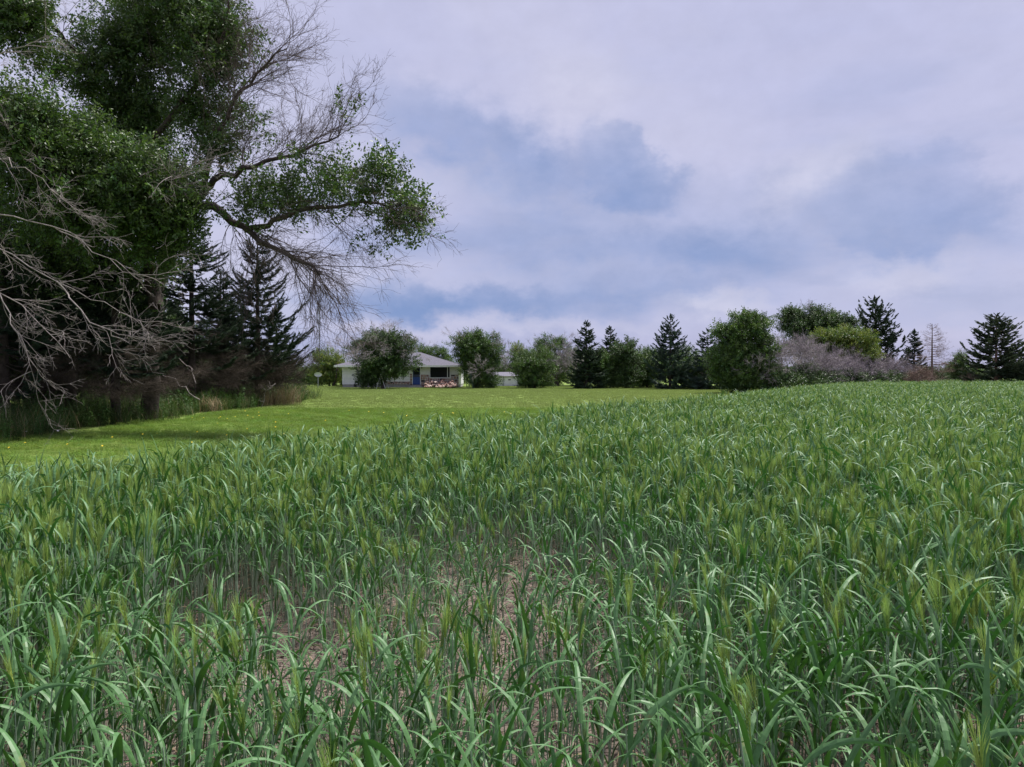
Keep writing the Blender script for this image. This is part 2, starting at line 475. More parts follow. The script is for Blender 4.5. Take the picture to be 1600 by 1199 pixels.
tag(link('field_soil', mesh('field_soil', V, Fq[:, ::-1].copy(), M_soil, None, True)), kind='structure')


# ------------------------------------------------------------------ wheat
def blade(rr, base, azi, L, w, th0, th1, seg=8, twist=0.0, power=1.4, fold=0.22, across=2):
    """a curving grass blade: leaves steeply, arches over and hangs"""
    s_ = np.linspace(0, 1, seg + 1)
    th = th0 + (th1 - th0) * s_ ** power
    az_ = azi + twist * s_ ** 2 * 0.6
    ds = L / seg
    dirs = np.stack([np.sin(th) * np.cos(az_), np.sin(th) * np.sin(az_), np.cos(th)], 1)
    P = np.vstack([[0, 0, 0], np.cumsum(dirs[:-1] * ds, 0)]) + base
    side0 = np.stack([-np.sin(az_), np.cos(az_), np.zeros_like(az_)], 1)
    up_ = np.cross(dirs, side0)
    tw = twist * s_
    side = side0 * np.cos(tw)[:, None] + up_ * np.sin(tw)[:, None]
    nor = np.cross(dirs, side)
    wd = w * np.clip(np.minimum(0.55 + s_ * 2.2, 1.0) * (1 - np.clip((s_ - 0.35) / 0.65, 0, 1) ** 1.7), 0.02, 1) * 0.5
    if across == 2:
        V = np.stack([P - side * wd[:, None] + nor * (wd * fold)[:, None] * -1, P, P + side * wd[:, None] - nor * (wd * fold)[:, None]], 1).reshape(-1, 3)
        Fs = []
        for i in range(seg):
            k = i * 3
            Fs += [(k, k + 1, k + 4, k + 3), (k + 1, k + 2, k + 5, k + 4)]
    else:
        V = np.stack([P - side * wd[:, None], P + side * wd[:, None]], 1).reshape(-1, 3)
        Fs = [(i * 2, i * 2 + 1, i * 2 + 3, i * 2 + 2) for i in range(seg)]
    return V, Fs


def ear(rr, base, d, L=0.075):
    """awned green ear: rows of spikelets and long fine awns"""
    V, Fs, Ms = [], [], []
    d = d / np.linalg.norm(d)
    u = np.cross(d, [0, 0, 1.0]) if abs(d[2]) < 0.9 else np.cross(d, [1.0, 0, 0])
    u /= np.linalg.norm(u); v = np.cross(d, u)
    ph = rr.uniform(0, pi)
    n = 15
    for i in range(n):
        t = i / (n - 1); c = base + d * L * t
        a = ph + (i % 2) * pi + rr.uniform(-0.4, 0.4)
        o = u * cos(a) + v * sin(a)
        tip = c + d * 0.017 + o * 0.0052
        mid = c + d * 0.007 + o * 0.0042
        s_ = np.cross(d, o) * 0.0034
        k = len(V)
        V += [c, mid + s_, mid + o * 0.0026, mid - s_, mid - o * 0.003, tip]
        Fs += [(k, k + 1, k + 2), (k, k + 2, k + 3), (k, k + 3, k + 4), (k, k + 4, k + 1), (k + 5, k + 2, k + 1), (k + 5, k + 3, k + 2), (k + 5, k + 4, k + 3), (k + 5, k + 1, k + 4)]
        Ms += [0] * 8
        for _ in range(3):
            a2 = a + rr.uniform(-0.9, 0.9); o2 = u * cos(a2) + v * sin(a2)
            la = rr.uniform(0.06, 0.10) * (1.1 - 0.3 * t)
            ad = d + o2 * rr.uniform(0.12, 0.34); ad /= np.linalg.norm(ad)
            sd = np.cross(ad, o2); sd = sd / (np.linalg.norm(sd) + 1e-9) * 0.0006
            k = len(V)
            m_ = tip + ad * la * 0.55
            V += [tip - sd, tip + sd, m_ + sd * 0.9, m_ - sd * 0.9, tip + ad * la + o2 * la * 0.08]
            Fs += [(k, k + 1, k + 2, k + 3), (k + 3, k + 2, k + 4)]; Ms += [1, 1]
    return np.array(V), Fs, Ms


def wheat_plant(rr, kind):
    """returns list of (part, verts, faces, material indices) ; materials: blade, stem, ear, awn"""
    parts = []
    ns = {'eared': rr.integers(2, 4), 'leafy': rr.integers(2, 4), 'short': rr.integers(2, 4)}[kind]
    for _ in range(ns):
        a0 = rr.uniform(0, 2 * pi); off = np.array([cos(a0), sin(a0), 0]) * rr.uniform(0.005, 0.035)
        H = {'eared': rr.uniform(0.68, 0.82), 'leafy': rr.uniform(0.48, 0.64), 'short': rr.uniform(0.22, 0.36)}[kind]
        lean = rr.uniform(0, 0.12); la = rr.uniform(0, 2 * pi)
        n = 7; t = np.linspace(0, 1, n)
        P = off + np.stack([np.cos(la) * lean * H * t ** 1.6, np.sin(la) * lean * H * t ** 1.6, H * t], 1)
        rad = np.linspace(0.0036, 0.0022, n)
        V, Fc = tubes(P[None], rad[None], 5)
        parts.append(('stem', V, Fc.tolist(), [1] * len(Fc)))
        top = P[-1]; d = P[-1] - P[-2]; d /= np.linalg.norm(d)
        if kind == 'eared' and rr.random() < 0.85:
            ed = d + np.array([rr.uniform(-.2, .2), rr.uniform(-.2, .2), 0])
            V, Fs, Ms = ear(rr, top, ed, rr.uniform(0.065, 0.085))
            parts.append(('ear', V, Fs, [2 + x for x in Ms]))
        nl = {'eared': 3, 'leafy': 3, 'short': 3}[kind]
        az_ = rr.uniform(0, 2 * pi)
        for i in range(nl):
            f = {'eared': 0.60 + 0.5 * i / nl, 'leafy': 0.55 + 0.45 * i / (nl - 1), 'short': 0.25 + 0.7 * i / (nl - 1)}[kind]
            f = min(1, f + rr.uniform(-.06, .04))
            bpos = np.array([np.interp(f, t, P[:, j]) for j in range(3)])
            az_ += pi + rr.uniform(-0.8, 0.8)
            flag = f > 0.9
            L = rr.uniform(0.20, 0.36) * (1.0 if kind != 'short' else 0.7)
            w = rr.uniform(0.012, 0.021) * (1 if kind != 'short' else 0.7) * (0.75 if i == 0 else 1)
            th1 = R(rr.uniform(*((95, 160) if kind == 'leafy' else (65, 145)))) if rr.random() < 0.8 else R(rr.uniform(25, 60))
            V, Fs = blade(rr, bpos, az_, L, w, R(rr.uniform(8, 26)), th1, 9, rr.uniform(-0.9, 0.9) if rr.random() < 0.75 else rr.uniform(-2.6, 2.6), rr.uniform(1.1, 2.0))
            parts.append(('leaf', V, Fs, [0] * len(Fs)))
        if rr.random() < 0.55:                                        # a withered lower leaf hanging against the stalk
            f = rr.uniform(0.12, 0.3); bpos = np.array([np.interp(f, t, P[:, j]) for j in range(3)])
            V, Fs = blade(rr, bpos, rr.uniform(0, 2 * pi), rr.uniform(0.08, 0.16), 0.006, R(60), R(170), 5, rr.uniform(-2, 2), 0.8)
            parts.append(('leaf', V, Fs, [4] * len(Fs)))
    return parts


WM = [M_blade, M_stem, M_ear, M_awn, M_dry]
PROT = {}
for kind, cnt in (('eared', 14), ('leafy', 16), ('short', 7)):
    PROT[kind] = [wheat_plant(np.random.default_rng(100 + i * 7 + hash_), kind) for i in range(cnt) for hash_ in [len(kind) * 1000]]


def join_parts(parts, name):
    q = MB()
    for nm, V, Fs, Ms in parts:
        k = len(q.v); q.v += [tuple(x) for x in V]; q.f += [tuple(i + k for i in f) for f in Fs]; q.m += list(Ms)
    return q.mesh(name, WM)


C_wheat = {k: proto_collection('wheat_' + k, [join_parts(p, 'wheat_' + k) for p in v]) for k, v in PROT.items()}


def clump(rr, mix_, n, rad, zs=1.0):
    q = MB()
    for _ in range(n):
        kind = rr.choice(list(mix_), p=list(mix_.values()))
        parts = PROT[kind][rr.integers(len(PROT[kind]))]
        a, ox, oy, s_ = rr.uniform(0, 2 * pi), rr.uniform(-rad, rad), rr.uniform(-rad, rad), rr.uniform(0.88, 1.12)
        M = np.array([[cos(a), -sin(a), 0], [sin(a), cos(a), 0], [0, 0, 1]]) * s_
        for nm, V, Fs, Ms in parts:
            W = V @ M.T + np.array([ox, oy, 0]); k = len(q.v)
            q.v += [tuple(x) for x in W]; q.f += [tuple(i + k for i in f) for f in Fs]; q.m += list(Ms)
    return q.mesh('wheat_clump', WM)


rr = np.random.default_rng(5)
C_clump_e = proto_collection('clump_eared', [clump(rr, {'eared': 0.85, 'leafy': 0.15}, 7, 0.2) for _ in range(6)])
C_clump_l = proto_collection('clump_leafy', [clump(rr, {'eared': 0.25, 'leafy': 0.75}, 7, 0.2) for _ in range(6)])


def G(x, y, cx, cy_, rx, ry): return np.exp(-(((x - cx) / rx) ** 2 + ((y - cy_) / ry) ** 2))


def ear_share(x, y):
    v = 0.42 + 0.75 * G(x, y, -2.6, 6.2, 2.6, 2.2) + 0.5 * G(x, y, -5, 9, 3, 3) + 0.55 * G(x, y, 5.5, 9.0, 3.5, 4) + 0.35 * G(x, y, 2.3, 3.3, 0.8, 1.0)
    v -= 0.6 * G(x, y, 0.2, 4.2, 1.6, 1.9) + 0.25 * G(x, y, -1.4, 3.2, 0.9, 1.0)
    v += 0.25 * vnoise(x, y, 0.9, 3)
    return np.clip(v, 0.03, 0.95)


def bare(x, y):
    """0 dense crop .. 1 open soil"""
    v = 0.82 * G(x, y, -0.05, 5.2, 0.95, 1.4) + 0.82 * G(x, y, -1.35, 3.9, 0.45, 0.8) + 0.75 * G(x, y, 2.45, 3.5, 0.35, 0.5) + 0.55 * G(x, y, -0.1, 3.3, 0.6, 0.6)
    v += 0.22 * vnoise(x, y, 2.3, 6)
    return np.clip(v, 0, 0.93)


def hscale(x, y):
    v = 0.93 - 0.18 * G(x, y, 0.0, 4.6, 1.5, 2.0) - 0.10 * G(x, y, -1.4, 3.6, 0.9, 1.2)
    v = v + 0.06 * vnoise(x, y, 1.3, 2)
    r = edge_n(x, y)
    return v * np.clip(0.78 + r * 0.14, 0.78, 1.0)


# near plants in drill rows, jittered
ROW = 0.16
pl = []
nr = np.arange(-2, 12, ROW)
for n_ in np.arange(5.5, 16.5, ROW):
    along = np.arange(-19, -3, 0.056) + rg.uniform(0, 0.07)
    a_ = along + rg.normal(0, 0.022, len(along)); nn = n_ + rg.normal(0, 0.028, len(along))
    pl.append(np.stack([EO[0] + a_ * EA[0] + nn * EN[0], EO[1] + a_ * EA[1] + nn * EN[1]], 1))
for n_ in np.arange(0.15, 5.5, ROW):
    along = np.arange(-19, -3, 0.062) + rg.uniform(0, 0.07)
    a_ = along + rg.normal(0, 0.022, len(along)); nn = n_ + rg.normal(0, 0.03, len(along))
    pl.append(np.stack([EO[0] + a_ * EA[0] + nn * EN[0], EO[1] + a_ * EA[1] + nn * EN[1]], 1))
pl = np.concatenate(pl)
x, y = pl[:, 0], pl[:, 1]
keep = (y < 8.6) & (y > -1.5) & (np.abs(x) < 0.80 * np.maximum(y, 0) + 1.6) & (edge_n(x, y) > 0.05) & (np.hypot(x, y) > 0.95)
keep &= rg.random(len(x)) > bare(x, y)
keep &= ~((y < 2.2) & (rg.random(len(x)) < 0.30))
pl = pl[keep]; x, y = pl[:, 0], pl[:, 1]
es = ear_share(x, y); u_ = rg.random(len(x))
bz = bare(x, y)
kd = np.where(u_ < es, 0, np.where(rg.random(len(x)) < 0.16 + 0.5 * bz, 2, 1))
kd = np.where((y < 2.3) & (kd == 0) & (rg.random(len(x)) < 0.6), 1, kd)
sc = hscale(x, y) * rg.uniform(0.88, 1.14, len(x)) * np.where((kd == 1) & (es > 0.5), 1.12, 1.0)
rz = rg.uniform(0, 2 * pi, len(x)); tx = rg.normal(0, 0.05, len(x)); ty = rg.normal(0.03, 0.05, len(x))
z = soil_h(x, y) - 0.004
names = ['eared', 'leafy', 'short']
# the 300 that show largest
tip = sc * np.where(kd == 0, 0.85, np.where(kd == 1, 0.6, 0.35))
vis = (np.abs(x) < 0.69 * y) & (CZ - tip < 0.53 * y - 0.03) & (y > 1.45)
order = np.where(vis)[0][np.argsort(np.hypot(x[vis], y[vis]) - 1.2 * tip[vis])]
near = order[:300]
is_near = np.zeros(len(x), bool); is_near[near] = True

part_mesh = {}
for k, lst in PROT.items():
    for i, parts in enumerate(lst):
        out_ = []
        for nm, V, Fs, Ms in parts:
            if nm == 'ear': me = mesh('ear', V, Fs, [M_ear, M_awn], [mm - 2 for mm in Ms])
            else: me = mesh(nm, V, Fs, WM[Ms[0]], None, nm == 'stem')
            out_.append((nm, me))
        part_mesh[(k, i)] = out_
LOOK = {0: 'wheat plant carrying awned yellow-green ears', 1: 'leafy wheat plant with arching blades', 2: 'short wheat tiller with narrow blades'}
SHORT = {'eared': 0, 'leafy': 1, 'short': 2}
for i in near:
    k = names[kd[i]]
    v = int(rg.integers(len(PROT[k])))
    zf = x[i] / y[i]
    zone = ['far left', 'left', 'left of centre', 'right of centre', 'right', 'far right'][int(np.clip((zf + .69) / .23, 0, 5))]
    row = 'frontmost' if y[i] < 2.1 else 'front' if y[i] < 2.6 else 'third-row'
    o = empty('wheat_plant', (x[i], y[i], z[i]), '%s %s, bottom %s' % (row, LOOK[kd[i]], zone), 'wheat plant', 'wheat plants nearest the camera')
    o.rotation_euler = (tx[i], ty[i], rz[i]); o.scale = (sc[i],) * 3
    for nm, me in part_mesh[(k, v)]:
        link(nm, me, o)
# everything else in the field is one crop
crop = empty('wheat_crop', (0, 10, 0), 'dense blue-green wheat crop filling the field as far as the trees', 'crop')
crop['kind'] = 'stuff'
for ki, k in enumerate(names):
    s_ = (kd == ki) & ~is_near
    scatter('wheat_plants', np.stack([x[s_], y[s_], z[s_]], 1) - np.array([0, 10, 0]), np.stack([tx[s_], ty[s_], rz[s_]], 1), sc[s_], C_wheat[k], crop)


def jgrid(x0, x1, y0, y1, step):
    gx, gy = np.meshgrid(np.arange(x0, x1, step), np.arange(y0, y1, step))
    gx = gx.ravel() + rg.uniform(-.5, .5, gx.size) * step; gy = gy.ravel() + rg.uniform(-.5, .5, gy.size) * step
    return gx, gy


fx, fy, fs = [], [], []
for (y0, y1, st, s0) in ((8.4, 16, 0.26, 1.0), (16, 30, 0.34, 1.05), (30, 52, 0.48, 1.15), (52, 84, 0.75, 1.3)):
    gx, gy = jgrid(-0.8 * y1, 0.8 * y1 + 2, y0, y1, st)
    kk = (np.abs(gx) < 0.76 * gy + 1.5) & (edge_n(gx, gy) > 0.15)
    fx.append(gx[kk]); fy.append(gy[kk]); fs.append(np.full(kk.sum(), s0))
x, y, s0 = map(np.concatenate, (fx, fy, fs))
e_ = ear_share(x, y) + 0.10 * np.clip((y - 10) / 20, 0, 1) - 0.35 * G(x, y, 1, 14, 4, 6)
isE = rg.random(len(x)) < e_
hs_ = hscale(x, y) * rg.uniform(0.93, 1.1, len(x)) * np.where(isE, 0.97, 1.0)
for flag_, coll in ((True, C_clump_e), (False, C_clump_l)):
    s_ = isE == flag_
    n = s_.sum()
    scatter('wheat_rows', np.stack([x[s_], y[s_] - 10, np.full(n, 0.012)], 1), np.stack([rg.normal(0, .04, n), rg.normal(0, .04, n), rg.uniform(0, 2 * pi, n)], 1),
            np.stack([s0[s_] * 1.05, s0[s_] * 1.05, hs_[s_]], 1), coll, crop)

# straw and clods on the soil
q = []
for k in range(5):
    s_ = MB(); r2 = np.random.default_rng(40 + k)
    for _ in range(5):
        a = r2.uniform(0, pi); L = r2.uniform(0.03, 0.13); c = np.array([r2.uniform(-.09, .09), r2.uniform(-.09, .09), r2.uniform(0.003, 0.014)])
        d = np.array([cos(a), sin(a), r2.uniform(-.1, .12)]) * L / 2
        s_.tube([c - d, c + np.array([0, 0, .004]), c + d], [0.0016, 0.0021, 0.0013], 4)
    q.append(s_.mesh('straw', M_straw))
C_straw = proto_collection('straw', q)
gx, gy = jgrid(-4.5, 4.5, 1.4, 8, 0.095)
kk = (np.abs(gx) < 0.75 * gy + 0.5) & (edge_n(gx, gy) > 0.1) & (rg.random(len(gx)) < 0.75)
gx, gy = gx[kk], gy[kk]; n = len(gx)
litter = scatter('straw_litter', np.stack([gx, gy, soil_h(gx, gy)], 1), np.stack([rg.normal(0, .1, n), rg.normal(0, .1, n), rg.uniform(0, 6.28, n)], 1), rg.uniform(0.7, 1.3, n), C_straw)
tag(litter, 'pale broken straw lying on the bare soil between the wheat', 'straw')
q = []
for k in range(5):
    r2 = np.random.default_rng(60 + k); nlat, nlon = 4, 6
    V = [(0, 0, 1)] + [(sin(pi * i / nlat) * cos(2 * pi * j / nlon), sin(pi * i / nlat) * sin(2 * pi * j / nlon), cos(pi * i / nlat)) for i in range(1, nlat) for j in range(nlon)] + [(0, 0, -1)]
    V = np.array(V) * r2.uniform(0.65, 1.2, (len(V), 1)) * np.array([0.02, 0.016, 0.010])
    Fs = [(0, 1 + j, 1 + (j + 1) % nlon) for j in range(nlon)]
    for i in range(nlat - 2):
        for j in range(nlon): Fs.append((1 + i * nlon + j, 1 + (i + 1) * nlon + j, 1 + (i + 1) * nlon + (j + 1) % nlon, 1 + i * nlon + (j + 1) % nlon))
    e = len(V) - 1
    Fs += [(e, 1 + (nlat - 2) * nlon + (j + 1) % nlon, 1 + (nlat - 2) * nlon + j) for j in range(nlon)]
    q.append(mesh('clod', V, Fs, M_soil))
C_clod = proto_collection('clod', q)
gx, gy = jgrid(-3.5, 3.5, 1.5, 7.5, 0.06)
kk = (np.abs(gx) < 0.75 * gy + 0.5) & (edge_n(gx, gy) > 0.1) & (rg.random(len(gx)) < 0.55)
gx, gy = gx[kk], gy[kk]; n = len(gx)
cl = scatter('soil_clods', np.stack([gx, gy, soil_h(gx, gy)], 1), rg.uniform(0, 6.28, (n, 3)) * np.array([.1, .1, 1]), rg.uniform(0.3, 1.35, n), C_clod)
tag(cl, 'crumbled brown clods on the dry cracked soil', 'soil clods')


# ------------------------------------------------------------------ lawn grass
def tuft(r2, n, rad, h0, h1, w, mats, seg=3, th=(20, 80), broad=0.0, lean=(5, 30)):
    q = MB()
    for _ in range(n):
        a = r2.uniform(0, 2 * pi); rr_ = rad * math.sqrt(r2.random())
        bp = np.array([cos(a) * rr_, sin(a) * rr_, 0])
        m = 0
        if len(mats) > 1 and r2.random() < broad: m = 1
        V, Fs = blade(r2, bp, r2.uniform(0, 2 * pi), r2.uniform(h0, h1), w * r2.uniform(.7, 1.3), R(r2.uniform(*lean)), R(r2.uniform(*th)), seg, r2.uniform(-1, 1), 1.4, 0, 1)
        q.add(V, Fs, m)
    return q.mesh('tuft', mats)


r2 = np.random.default_rng(9)
C_lawn = proto_collection('lawn_tuft', [tuft(r2, 90, 0.17, 0.05, 0.11, 0.0055, [M_lawn_blade]) for _ in range(5)])
C_lawnf = proto_collection('lawn_tuft_far', [tuft(r2, 110, 0.46, 0.04, 0.08, 0.016, [M_lawn_far], 2) for _ in range(4)])


def clover(r2):
    q = MB()
    for _ in range(46):
        a = r2.uniform(0, 2 * pi); rr_ = 0.17 * math.sqrt(r2.random()); c = np.array([cos(a) * rr_, sin(a) * rr_, r2.uniform(0.04, 0.12)])
        for j in range(3):
            t = a + j * 2.1 + r2.uniform(-.3, .3); d = np.array([cos(t), sin(t), r2.uniform(-.1, .5)]) * 0.017; s_ = np.array([-sin(t), cos(t), 0]) * 0.009
            q.add([c, c + d * .6 + s_, c + d * 1.1, c + d * .6 - s_], [(0, 1, 2, 3)])
    return q.mesh('clover', [M_lawn_blade])


C_clover = proto_collection('clover', [clover(r2) for _ in range(4)])
HEDGE_X = -11.6


def lawn_ok(x, y): return (edge_n(x, y) < 0.25) & ((x > HEDGE_X - 0.5 + 0.3 * np.sin(y)) | (y > 45))


lawn = empty('lawn_grass', (0, 30, 0), 'mown bright green lawn between the wheat and the house', 'grass'); lawn['kind'] = 'stuff'
gx, gy = jgrid(-26, 14, 8, 34, 0.20)
kk = lawn_ok(gx, gy) & (np.abs(gx) < 0.75 * gy + 1.5); gx, gy = gx[kk], gy[kk]
cl_ = rg.random(len(gx)) < np.clip(0.45 + 0.4 * vnoise(gx, gy, 0.8, 5) - (gy - 20) * 0.03, 0.05, 0.8)
for nm, s_, coll in (('lawn_blades', ~cl_, C_lawn), ('clover_leaves', cl_, C_clover)):
    n = s_.sum()
    scatter(nm, np.stack([gx[s_], gy[s_] - 30, np.zeros(n)], 1), np.stack([np.zeros(n), np.zeros(n), rg.uniform(0, 6.28, n)], 1), rg.uniform(0.6, 1.25, n), coll, lawn)
gx, gy = jgrid(-45, 60, 34, 92, 0.62)
kk = lawn_ok(gx, gy) & (np.abs(gx) < 0.75 * gy + 2); gx, gy = gx[kk], gy[kk]; n = len(gx)
scatter('lawn_blades', np.stack([gx, gy - 30, np.zeros(n)], 1), np.stack([np.zeros(n), np.zeros(n), rg.uniform(0, 6.28, n)], 1), rg.uniform(0.7, 1.15, n), C_lawnf, lawn)

# ------------------------------------------------------------------ undergrowth below the left shelterbelt
r2 = np.random.default_rng(19)
C_tall = proto_collection('tall_grass', [tuft(r2, 60, 0.22, 0.45, 0.95, 0.009, [M_tall, M_dry], 4, (30, 110), 0.10, (3, 22)) for _ in range(4)])


def weed(r2, mat):
    q = MB()
    for _ in range(7):
        a = r2.uniform(0, 2 * pi); H = r2.uniform(0.45, 0.95); ln = r2.uniform(0, 0.3)
        P = np.array([[cos(a) * ln * H * t * t, sin(a) * ln * H * t * t, H * t] for t in np.linspace(0, 1, 5)]) + np.array([r2.uniform(-.1, .1), r2.uniform(-.1, .1), 0])
        q.tube(P, [0.004] * 5, 3, 1, False)
        for k in range(12):
            t = r2.uniform(0.25, 1); c = np.array([np.interp(t, np.linspace(0, 1, 5), P[:, j]) for j in range(3)])
            th = r2.uniform(0, 2 * pi); d = np.array([cos(th), sin(th), r2.uniform(-.3, .5)]); L = r2.uniform(.05, .11)
            s_ = np.array([-sin(th), cos(th), 0]) * L * .28
            q.add([c, c + d * L * .5 + s_, c + d * L + np.array([0, 0, -L * .25]), c + d * L * .5 - s_], [(0, 1, 2), (0, 2, 3)])
    return q.mesh('weed', [mat, M_tall])


C_weed = proto_collection('weed', [weed(r2, M_weed) for _ in range(4)])
und = empty('undergrowth', (-13, 28, 0), 'tall rank grass and leafy weeds under the shelterbelt trees', 'undergrowth'); und['kind'] = 'stuff'
gx, gy = jgrid(-17.5, HEDGE_X, 9, 47, 0.33)
kk = (gx < HEDGE_X - 0.5 + 0.45 * np.sin(gy * 0.8) + 0.2 * np.sin(gy * 2.3)) & (gx > -0.85 * gy - 1); gx, gy = gx[kk], gy[kk]
isw = rg.random(len(gx)) < 0.55 + 0.3 * vnoise(gx, gy, 0.7, 2)
for nm, s_, coll in (('tall_blades', ~isw, C_tall), ('weed_stems', isw, C_weed)):
    n = s_.sum(); edge_s = np.clip(0.55 + (HEDGE_X - gx[s_]) * 0.35, 0.5, 1.0)
    scatter(nm, np.stack([gx[s_] + 13, gy[s_] - 28, np.zeros(n)], 1), np.stack([rg.normal(0, .12, n), rg.normal(.05, .12, n), rg.uniform(0, 6.28, n)], 1), rg.uniform(0.7, 1.3, n) * edge_s, coll, und)


# ------------------------------------------------------------------ foliage prototypes
def sprig(r2, mat, twig_mat, n=16, L=0.38, ll=0.06, lw=0.034, droop=0.2, spread=1.0):
    """leafy twig along +Z"""
    q = MB()
    t = np.linspace(0, 1, 4)
    bend = r2.uniform(0, 2 * pi)
    P = np.stack([np.cos(bend) * 0.12 * L * t ** 2, np.sin(bend) * 0.12 * L * t ** 2, L * t], 1)
    q.tube(P, [0.003, 0.0025, 0.002, 0.001], 3, 1, False)
    for i in range(n):
        tt = 0.08 + 0.92 * (i + r2.random()) / n; c = np.array([np.interp(tt, t, P[:, j]) for j in range(3)])
        c = c + r2.normal(0, 0.05 * L * spread, 3)
        a = (i % 2) * pi + r2.uniform(-.9, .9) + bend
        d = np.array([cos(a), sin(a), r2.uniform(0.0, 0.9)]); d /= np.linalg.norm(d)
        s_ = np.cross(d, r2.normal(0, 1, 3)); s_ /= np.linalg.norm(s_)
        l_ = ll * r2.uniform(.7, 1.25); w_ = lw * r2.uniform(.7, 1.2) / 2; nn = np.cross(d, s_)
        c2 = c + d * l_ * 0.5
        q.add([c, c2 + s_ * w_ + nn * w_ * .3, c + d * l_, c2 - s_ * w_ + nn * w_ * .3], [(0, 1, 2), (0, 2, 3)])
    return q.mesh('sprig', [mat, twig_mat])


def bare_fan(r2, mat, L=0.7, n=9, rad=0.006, bend=0.5):
    """bare forking twig fan along +Z, twigs real tubes"""
    q = MB()
    def go(p, d, l, r_, lv):
        k = 5; P = [p]
        for _ in range(k - 1):
            d = d + r2.normal(0, 0.13, 3); d = d / np.linalg.norm(d); p = p + d * l / (k - 1); P.append(p)
        q.tube(P, np.linspace(r_, r_ * 0.45, k), 3, 0, False)
        if lv < 2:
            for _ in range(n if lv == 0 else 4):
                t = r2.integers(1, k); dd = d + r2.normal(0, bend, 3); dd /= np.linalg.norm(dd)
                go(P[t], dd, l * r2.uniform(.35, .65), r_ * 0.6, lv + 1)
    go(np.zeros(3), np.array([0, 0, 1.0]), L * 0.75, rad, 0)
    return q.mesh('bare_fan', [mat])


def spray(r2, mat, twig_mat, L=0.55, w=0.34, droop=0.25, n=12, sw=0.05):
    """needle-clad conifer frond along +Z, flat in XZ, with hanging side twigs"""
    q = MB()
    def strip(p, d, l, wd):
        s_ = np.cross(d, [0, 1.0, 0.2]); s_ = s_ / (np.linalg.norm(s_) + 1e-9)
        for ang in (0.4, 1.9):
            sv = s_ * cos(ang) + np.cross(d, s_) * sin(ang)
            m_ = p + d * l * .5
            q.add([p - sv * wd * .35, p + sv * wd * .35, m_ + sv * wd * .5, m_ - sv * wd * .5, p + d * l], [(0, 1, 2, 3), (3, 2, 4)])
    strip(np.zeros(3), np.array([0, 0, 1.0]), L, sw)
    q.tube([(0, 0, 0), (0, 0, L * .7)], [0.006, 0.003], 3, 1, False)
    for i in range(n):
        t = i / n
        for sd in (-1, 1):
            l_ = w * (1 - t) ** 0.7 * r2.uniform(.6, 1.1)
            d = np.array([sd * r2.uniform(.6, .9), -droop + r2.uniform(-.35, .2), r2.uniform(.5, .8)]); d /= np.linalg.norm(d)
            strip(np.array([0, 0, t * L + 0.02]), d, l_, sw)
    return q.mesh('spray', [mat, twig_mat])


r2 = np.random.default_rng(77)
S_elm = proto_collection('elm_sprig', [sprig(r2, M_elm, M_bark, 13, 0.42, 0.105, 0.054, spread=1.2) for _ in range(4)] + [sprig(r2, M_elm2, M_bark, 13, 0.42, 0.105, 0.054, spread=1.2)])
def far_set(nm, mats, n=22, L=0.6, ll=0.12, lw=0.08):
    return proto_collection(nm, [sprig(r2, m_, M_bark, n, L, ll, lw, spread=1.8) for m_ in mats])
S_grn = far_set('green_sprig', [M_grn, M_grn, M_dkg, M_elm2])
S_dkg = far_set('dark_sprig', [M_dkg, M_dkg, M_dkg, M_grn])
S_yel = far_set('yellow_sprig', [M_yel, M_yel, M_grn])
S_lil = proto_collection('lilac_fan', [bare_fan(r2, M_lilac, 1.0, 9, 0.010, 0.5) for _ in range(5)])
S_rst = proto_collection('rust_fan', [bare_fan(r2, M_rust, 0.8, 10, 0.008, 0.7) for _ in range(4)])
M_sprf = leaf_mat('far_spruce_needles', (0.055, 0.092, 0.052), 0.45, 0.6, 0.08, None, 0.02, 0.3)
S_spr = proto_collection('spruce_spray', [spray(r2, M_sprf, M_bark) for _ in range(4)])
S_sprn = proto_collection('near_spruce_spray', [spray(r2, M_spruce, M_bark, 0.5, 0.26, 0.45, 18, 0.022) for _ in range(5)])
S_brnn = proto_collection('near_dead_fan', [bare_fan(r2, M_brown, 0.7, 10, 0.0035, 0.55) for _ in range(5)])
S_blu = proto_collection('blue_spray', [spray(r2, M_blue, M_bark) for _ in range(4)])
S_brn = proto_collection('brown_spray', [spray(r2, M_brown, M_dead) for _ in range(2)] + [spray(r2, M_spruce, M_bark) for _ in range(1)])
S_pin = proto_collection('pine_spray', [spray(r2, M_pine, M_barkp, 0.5, 0.3, 0.0, 10, 0.045) for _ in range(4)])
S_wig = proto_collection('dead_wisp', [bare_fan(r2, M_dead, 0.9, 7, 0.006, 0.45) for _ in range(4)])
S_dwg = proto_collection('dark_wisp', [bare_fan(r2, M_dtwig, 0.9, 7, 0.006, 0.45) for _ in range(4)])


def curve(r2, p, q_, sag, n, wig):
    """branch from p to q_ that bows by sag (vector) and wiggles"""
    t = np.linspace(0, 1, n)[:, None]
    P = p + (q_ - p) * t + np.asarray(sag)[None] * (4 * t * (1 - t)) * 0.5
    w = np.cumsum(r2.normal(0, 1, (n, 3)), 0); w = w - t * w[-1]
    L = np.linalg.norm(q_ - p)
    return P + w * wig * L / n ** 0.5 * np.sin(t * pi)


def ball(r2, n, shell=0.55):
    d = nrm(r2.normal(0, 1, (n, 3))); return d * (shell + (1 - shell) * r2.random((n, 1))) ** 0.8


